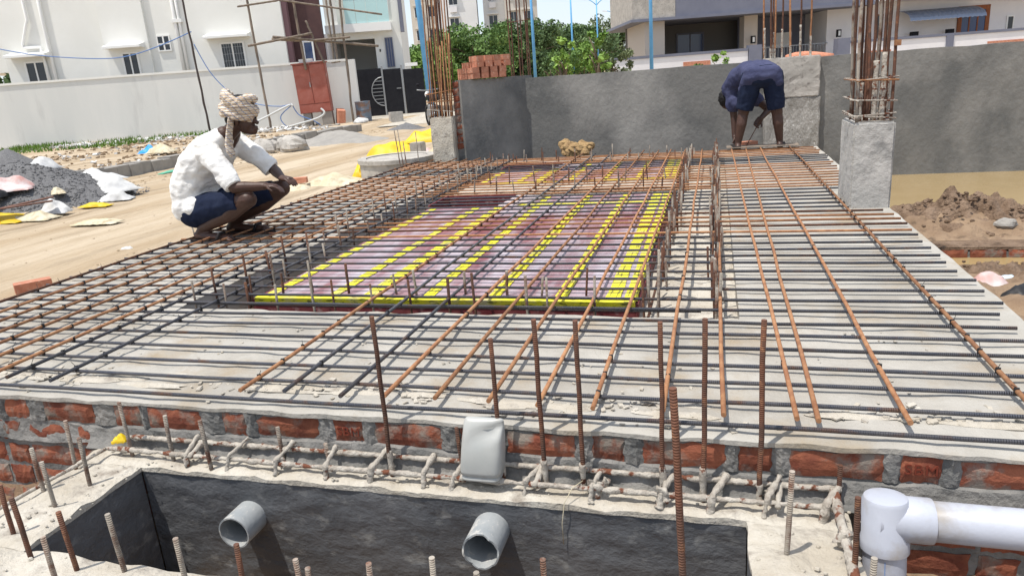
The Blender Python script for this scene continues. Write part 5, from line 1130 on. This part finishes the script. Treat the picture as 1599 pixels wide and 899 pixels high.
# ================================================================== STREET LAMPS
def lamp(x, y, h, r, label, arms=True, lean=0):
    t = thing('street_lamp', (x, y, -.2), label, 'street lamp', 'blue street lamps along the road')
    MB().tube([(x, y, -.3), (x+lean, y, h)], [r, r*.6], 10).build('pole', m_blue, t, True, base=False); MB().lathe([(r*1.9,0),(r*1.9,.05),(r*1.2,.08)], (x, y, -.2), 12).build('base_plate', m_blue, t)
    for s_ in (-1, 1):
        P = [(x+lean, y, h-.6)]+[(x+lean+s_*(.25+.28*k), y, h-.35+.45*math.sin(k*.5)) for k in range(4)]
        MB().tube(P, r*.45, 6).build('arm', m_blue, t, True, base=False); MB().obox((P[-1][0]+s_*.3, y, P[-1][2]), .65, .2, .09, 0, 0, -s_*.15).build('lamp_head', m_offwh, t)
for k, (x, y, h, r, lb) in enumerate([(-8.09,20.55,7.6,.10,'nearest thick blue street lamp post by the driveway gate'),(-9.27,38.97,7.7,.09,'blue street lamp post just right of the three bar pairs'),(-10.94,59.32,7.9,.09,'third blue street lamp above the young tree left of the pale shrubs'),(-12.01,79.86,8.1,.10,'fourth blue street lamp with both arms in view'),(-12.37,98.5,8.1,.11,'fifth smaller blue street lamp before right tree'),(-13.7,128,8.1,.12,'farthest tiny blue street lamp near the right house'),(-2.21,27.4,7.6,.075,'blue lamp post in front of the right house corner')]): lamp(x, y, h, r, lb, lean=-.25 if k == 0 else 0)
# ================================================================== MOTORBIKE
bk = thing('motorbike', (-7.75, 19.8, -.2), 'dark motorbike parked behind the left column bars', 'motorbike')
BT = TF(-7.75, 19.8, 2.2) @ Matrix.Translation((0, 0, -.2))
for x in (-.62, .62):
    w = MB(BT).lathe([(.22,-.045),(.29,-.04),(.30,0),(.29,.04),(.22,.045)], (x,0,.30), 22, (0,1,0)).build('wheel', m_rubber, bk, True, fix=True); MB(BT).lathe([(.0,-.03),(.20,-.02),(.225,0),(.20,.02),(.0,.03)], (x,0,.30), 16, (0,1,0)).build('rim', m_greyrail, w, fix=True)
mb = MB(BT); mb.capsule((.1,0,.78), .13, (.32,0,.82), .11); mb.build('fuel_tank', m_black, bk, True); mb = MB(BT); mb.capsule((-.55,0,.80), .08, (.0,0,.76), .09); mb.build('seat', m_rubber, bk, True)
MB(BT).obox((.05,0,.45), .4, .24, .32).build('engine', m_greyrail, bk, bevel=.04); MB(BT).tube([(.62,0,.30),(.46,0,.72),(.40,0,.98)], .035, 8).build('fork', m_greyrail, bk, True); MB(BT).tube([(.30,-.36,1.03),(.42,-.12,1.0),(.42,.12,1.0),(.30,.36,1.03)], .018, 8).build('handlebar', m_greyrail, bk, True)
MB(BT).ball((.52,0,.88), (.09,.09,.10)).build('headlight', m_trim, bk, True); MB(BT).tube([(-.62,0,.30),(-.3,0,.5),(.35,0,.62)], .03, 8).build('frame', m_black, bk, True); MB(BT).tube([(.1,.14,.3),(-.75,.16,.38)], .045, 8).build('exhaust', m_greyrail, bk, True)
for s_ in (-.3, .3): MB(BT).ball((.36,s_,1.17), (.015,.06,.045)).build('mirror', m_black, bk, True)
# ================================================================== TREES
def tree(name, x, y, h, rx, rz, mat, nl, leaf, label, group, seed, z0=-.2, cat='tree', cl=26, low=.25):
    rn = random.Random(seed); t = thing(name, (x, y, z0), label, cat, group)
    mb = MB(); top = Vector((x+rn.uniform(-.3,.3), y, z0+h*.62)); mb.tube([(x, y, z0), (x+rn.uniform(-.1,.1)*h*.2, y, z0+h*.3), top], [h*.035, h*.026, h*.012], 8)
    for k in range(7):
        a = rn.random()*6.28; b = Vector((x, y, z0+h*rn.uniform(.25, .55))); e = b+Vector((math.cos(a)*rx*.7, math.sin(a)*rx*.7, h*rn.uniform(.12, .32))); mb.tube([b, b.lerp(e, .5)+Vector((0,0,h*.04)), e], [h*.014, h*.01, h*.004], 5)
    mb.build('trunk', m_bark, t, True, base=False)
    cl_ = []
    for k in range(cl):
        a = rn.random()*6.28; q = rn.random()**.5; zz = rn.uniform(low, .9); e = math.sqrt(max(.05, 1-((zz-.55)/.5)**2))
        rc = rx*rn.uniform(.18, .36); cl_.append((Vector((x+math.cos(a)*rx*q*e*.9, y+math.sin(a)*rx*q*e*.9, z0+max(rc*.4, min(h*zz, h-rc*.85)))), rc))
    vs = []; fs = []
    for i in range(nl):
        c_, r = cl_[rn.randrange(len(cl_))]; d = Vector((rn.gauss(0,1), rn.gauss(0,1), rn.gauss(0,1))).normalized(); p = c_+d*r*(rn.random()**.4)*Vector((1,1,1)).x; p.z = c_.z+(p.z-c_.z)*rz
        if p.z < z0+.05: continue
        n_ = Vector((rn.gauss(0,.7), rn.gauss(0,.7), rn.gauss(.4,.7))).normalized(); u, v, _ = basis(n_); s_ = leaf*rn.uniform(.5, 1.25); a = rn.random()*6.28; U = (u*math.cos(a)+v*math.sin(a))*s_; V_ = (v*math.cos(a)-u*math.sin(a))*s_*.55
        b = len(vs); vs += [p-U, p+V_, p+U, p-V_]; fs.append((b, b+1, b+2, b+3))
    mb = MB(); mb.v = vs; mb.f = fs; mb.build('crown', mat, t, base=False); return t
for k, (x, y, h, rx, mi, lb) in enumerate([(-23.6,55.6,4.6,4.2,0,'broad green tree right of white house behind the gate'),(-26.0,72,5.6,4.2,2,'bright green tree below the tall white apartment block'),(-21.7,66.5,6.9,4.6,0,'round green tree above the brick stack'),(-18.6,73,7.3,4.6,1,'dark green tree rising behind the three bar pairs'),(-16.0,79,6.9,4.2,1,'dark tree between second and third blue street lamps'),(-13.6,86,7.2,4.2,1,'dark green tree behind fourth blue street lamp'),(-11.0,92,8.6,4.8,3,'tallest olive green tree at right end of tree line'),(-7.4,98,5.4,3.6,3,'low olive tree behind the right house corner'),(-29.5,62,4.4,4.0,1,'dark low tree tucked behind the white house corner'),(-19.5,48,3.7,3.0,2,'light green bushy tree in front of the tree line')]):
    tree('broadleaf_tree', x, y, h*.9, rx, .85, m_leaf[mi], 12000, .19, lb, 'trees along the far road', 40+k, cl=38, low=.15)
for k, (x, y, h, rx, mi, nl, lf, lb) in enumerate([(-4.9,24.5,2.0,.75,0,1500,.06,'leafy green shrub rising over middle of grey wall'),(-3.45,22.96,2.55,.4,2,420,.09,'slim young tree with light green leaves left of right house'),(-4.3,25.2,2.2,.7,2,1300,.07,'yellow green bushy shrub left of the slim young tree'),(-5.0,23.2,1.9,.4,1,500,.06,'dark twiggy shrub behind middle of the grey wall'),(-3.2,26.2,1.9,.6,3,1200,.06,'round shrub beside white boundary wall end'),(.15,25,1.6,.4,2,500,.07,'bright green plant in front of the white boundary wall'),(-.55,24.9,1.35,.25,0,260,.06,'small green plant left of the bright plant by boundary wall'),(-4.35,22.2,2.4,.35,2,340,.09,'thin young tree with large pale leaves above grey wall')]):
    tree('shrub', x, y, h, rx, 1.0, m_leaf[mi], nl, lf, lb, 'shrubs behind the grey wall', 80+k, cat='shrub', cl=12, low=.45)
tree('shrub', *(TLm @ Vector((-13.0, 3.5, 0))).xy, 2.9, 1.2, 1.0, m_leaf[1], 1600, .16, 'dark green bush at left end of white house', None, 99, cat='shrub', low=.2)
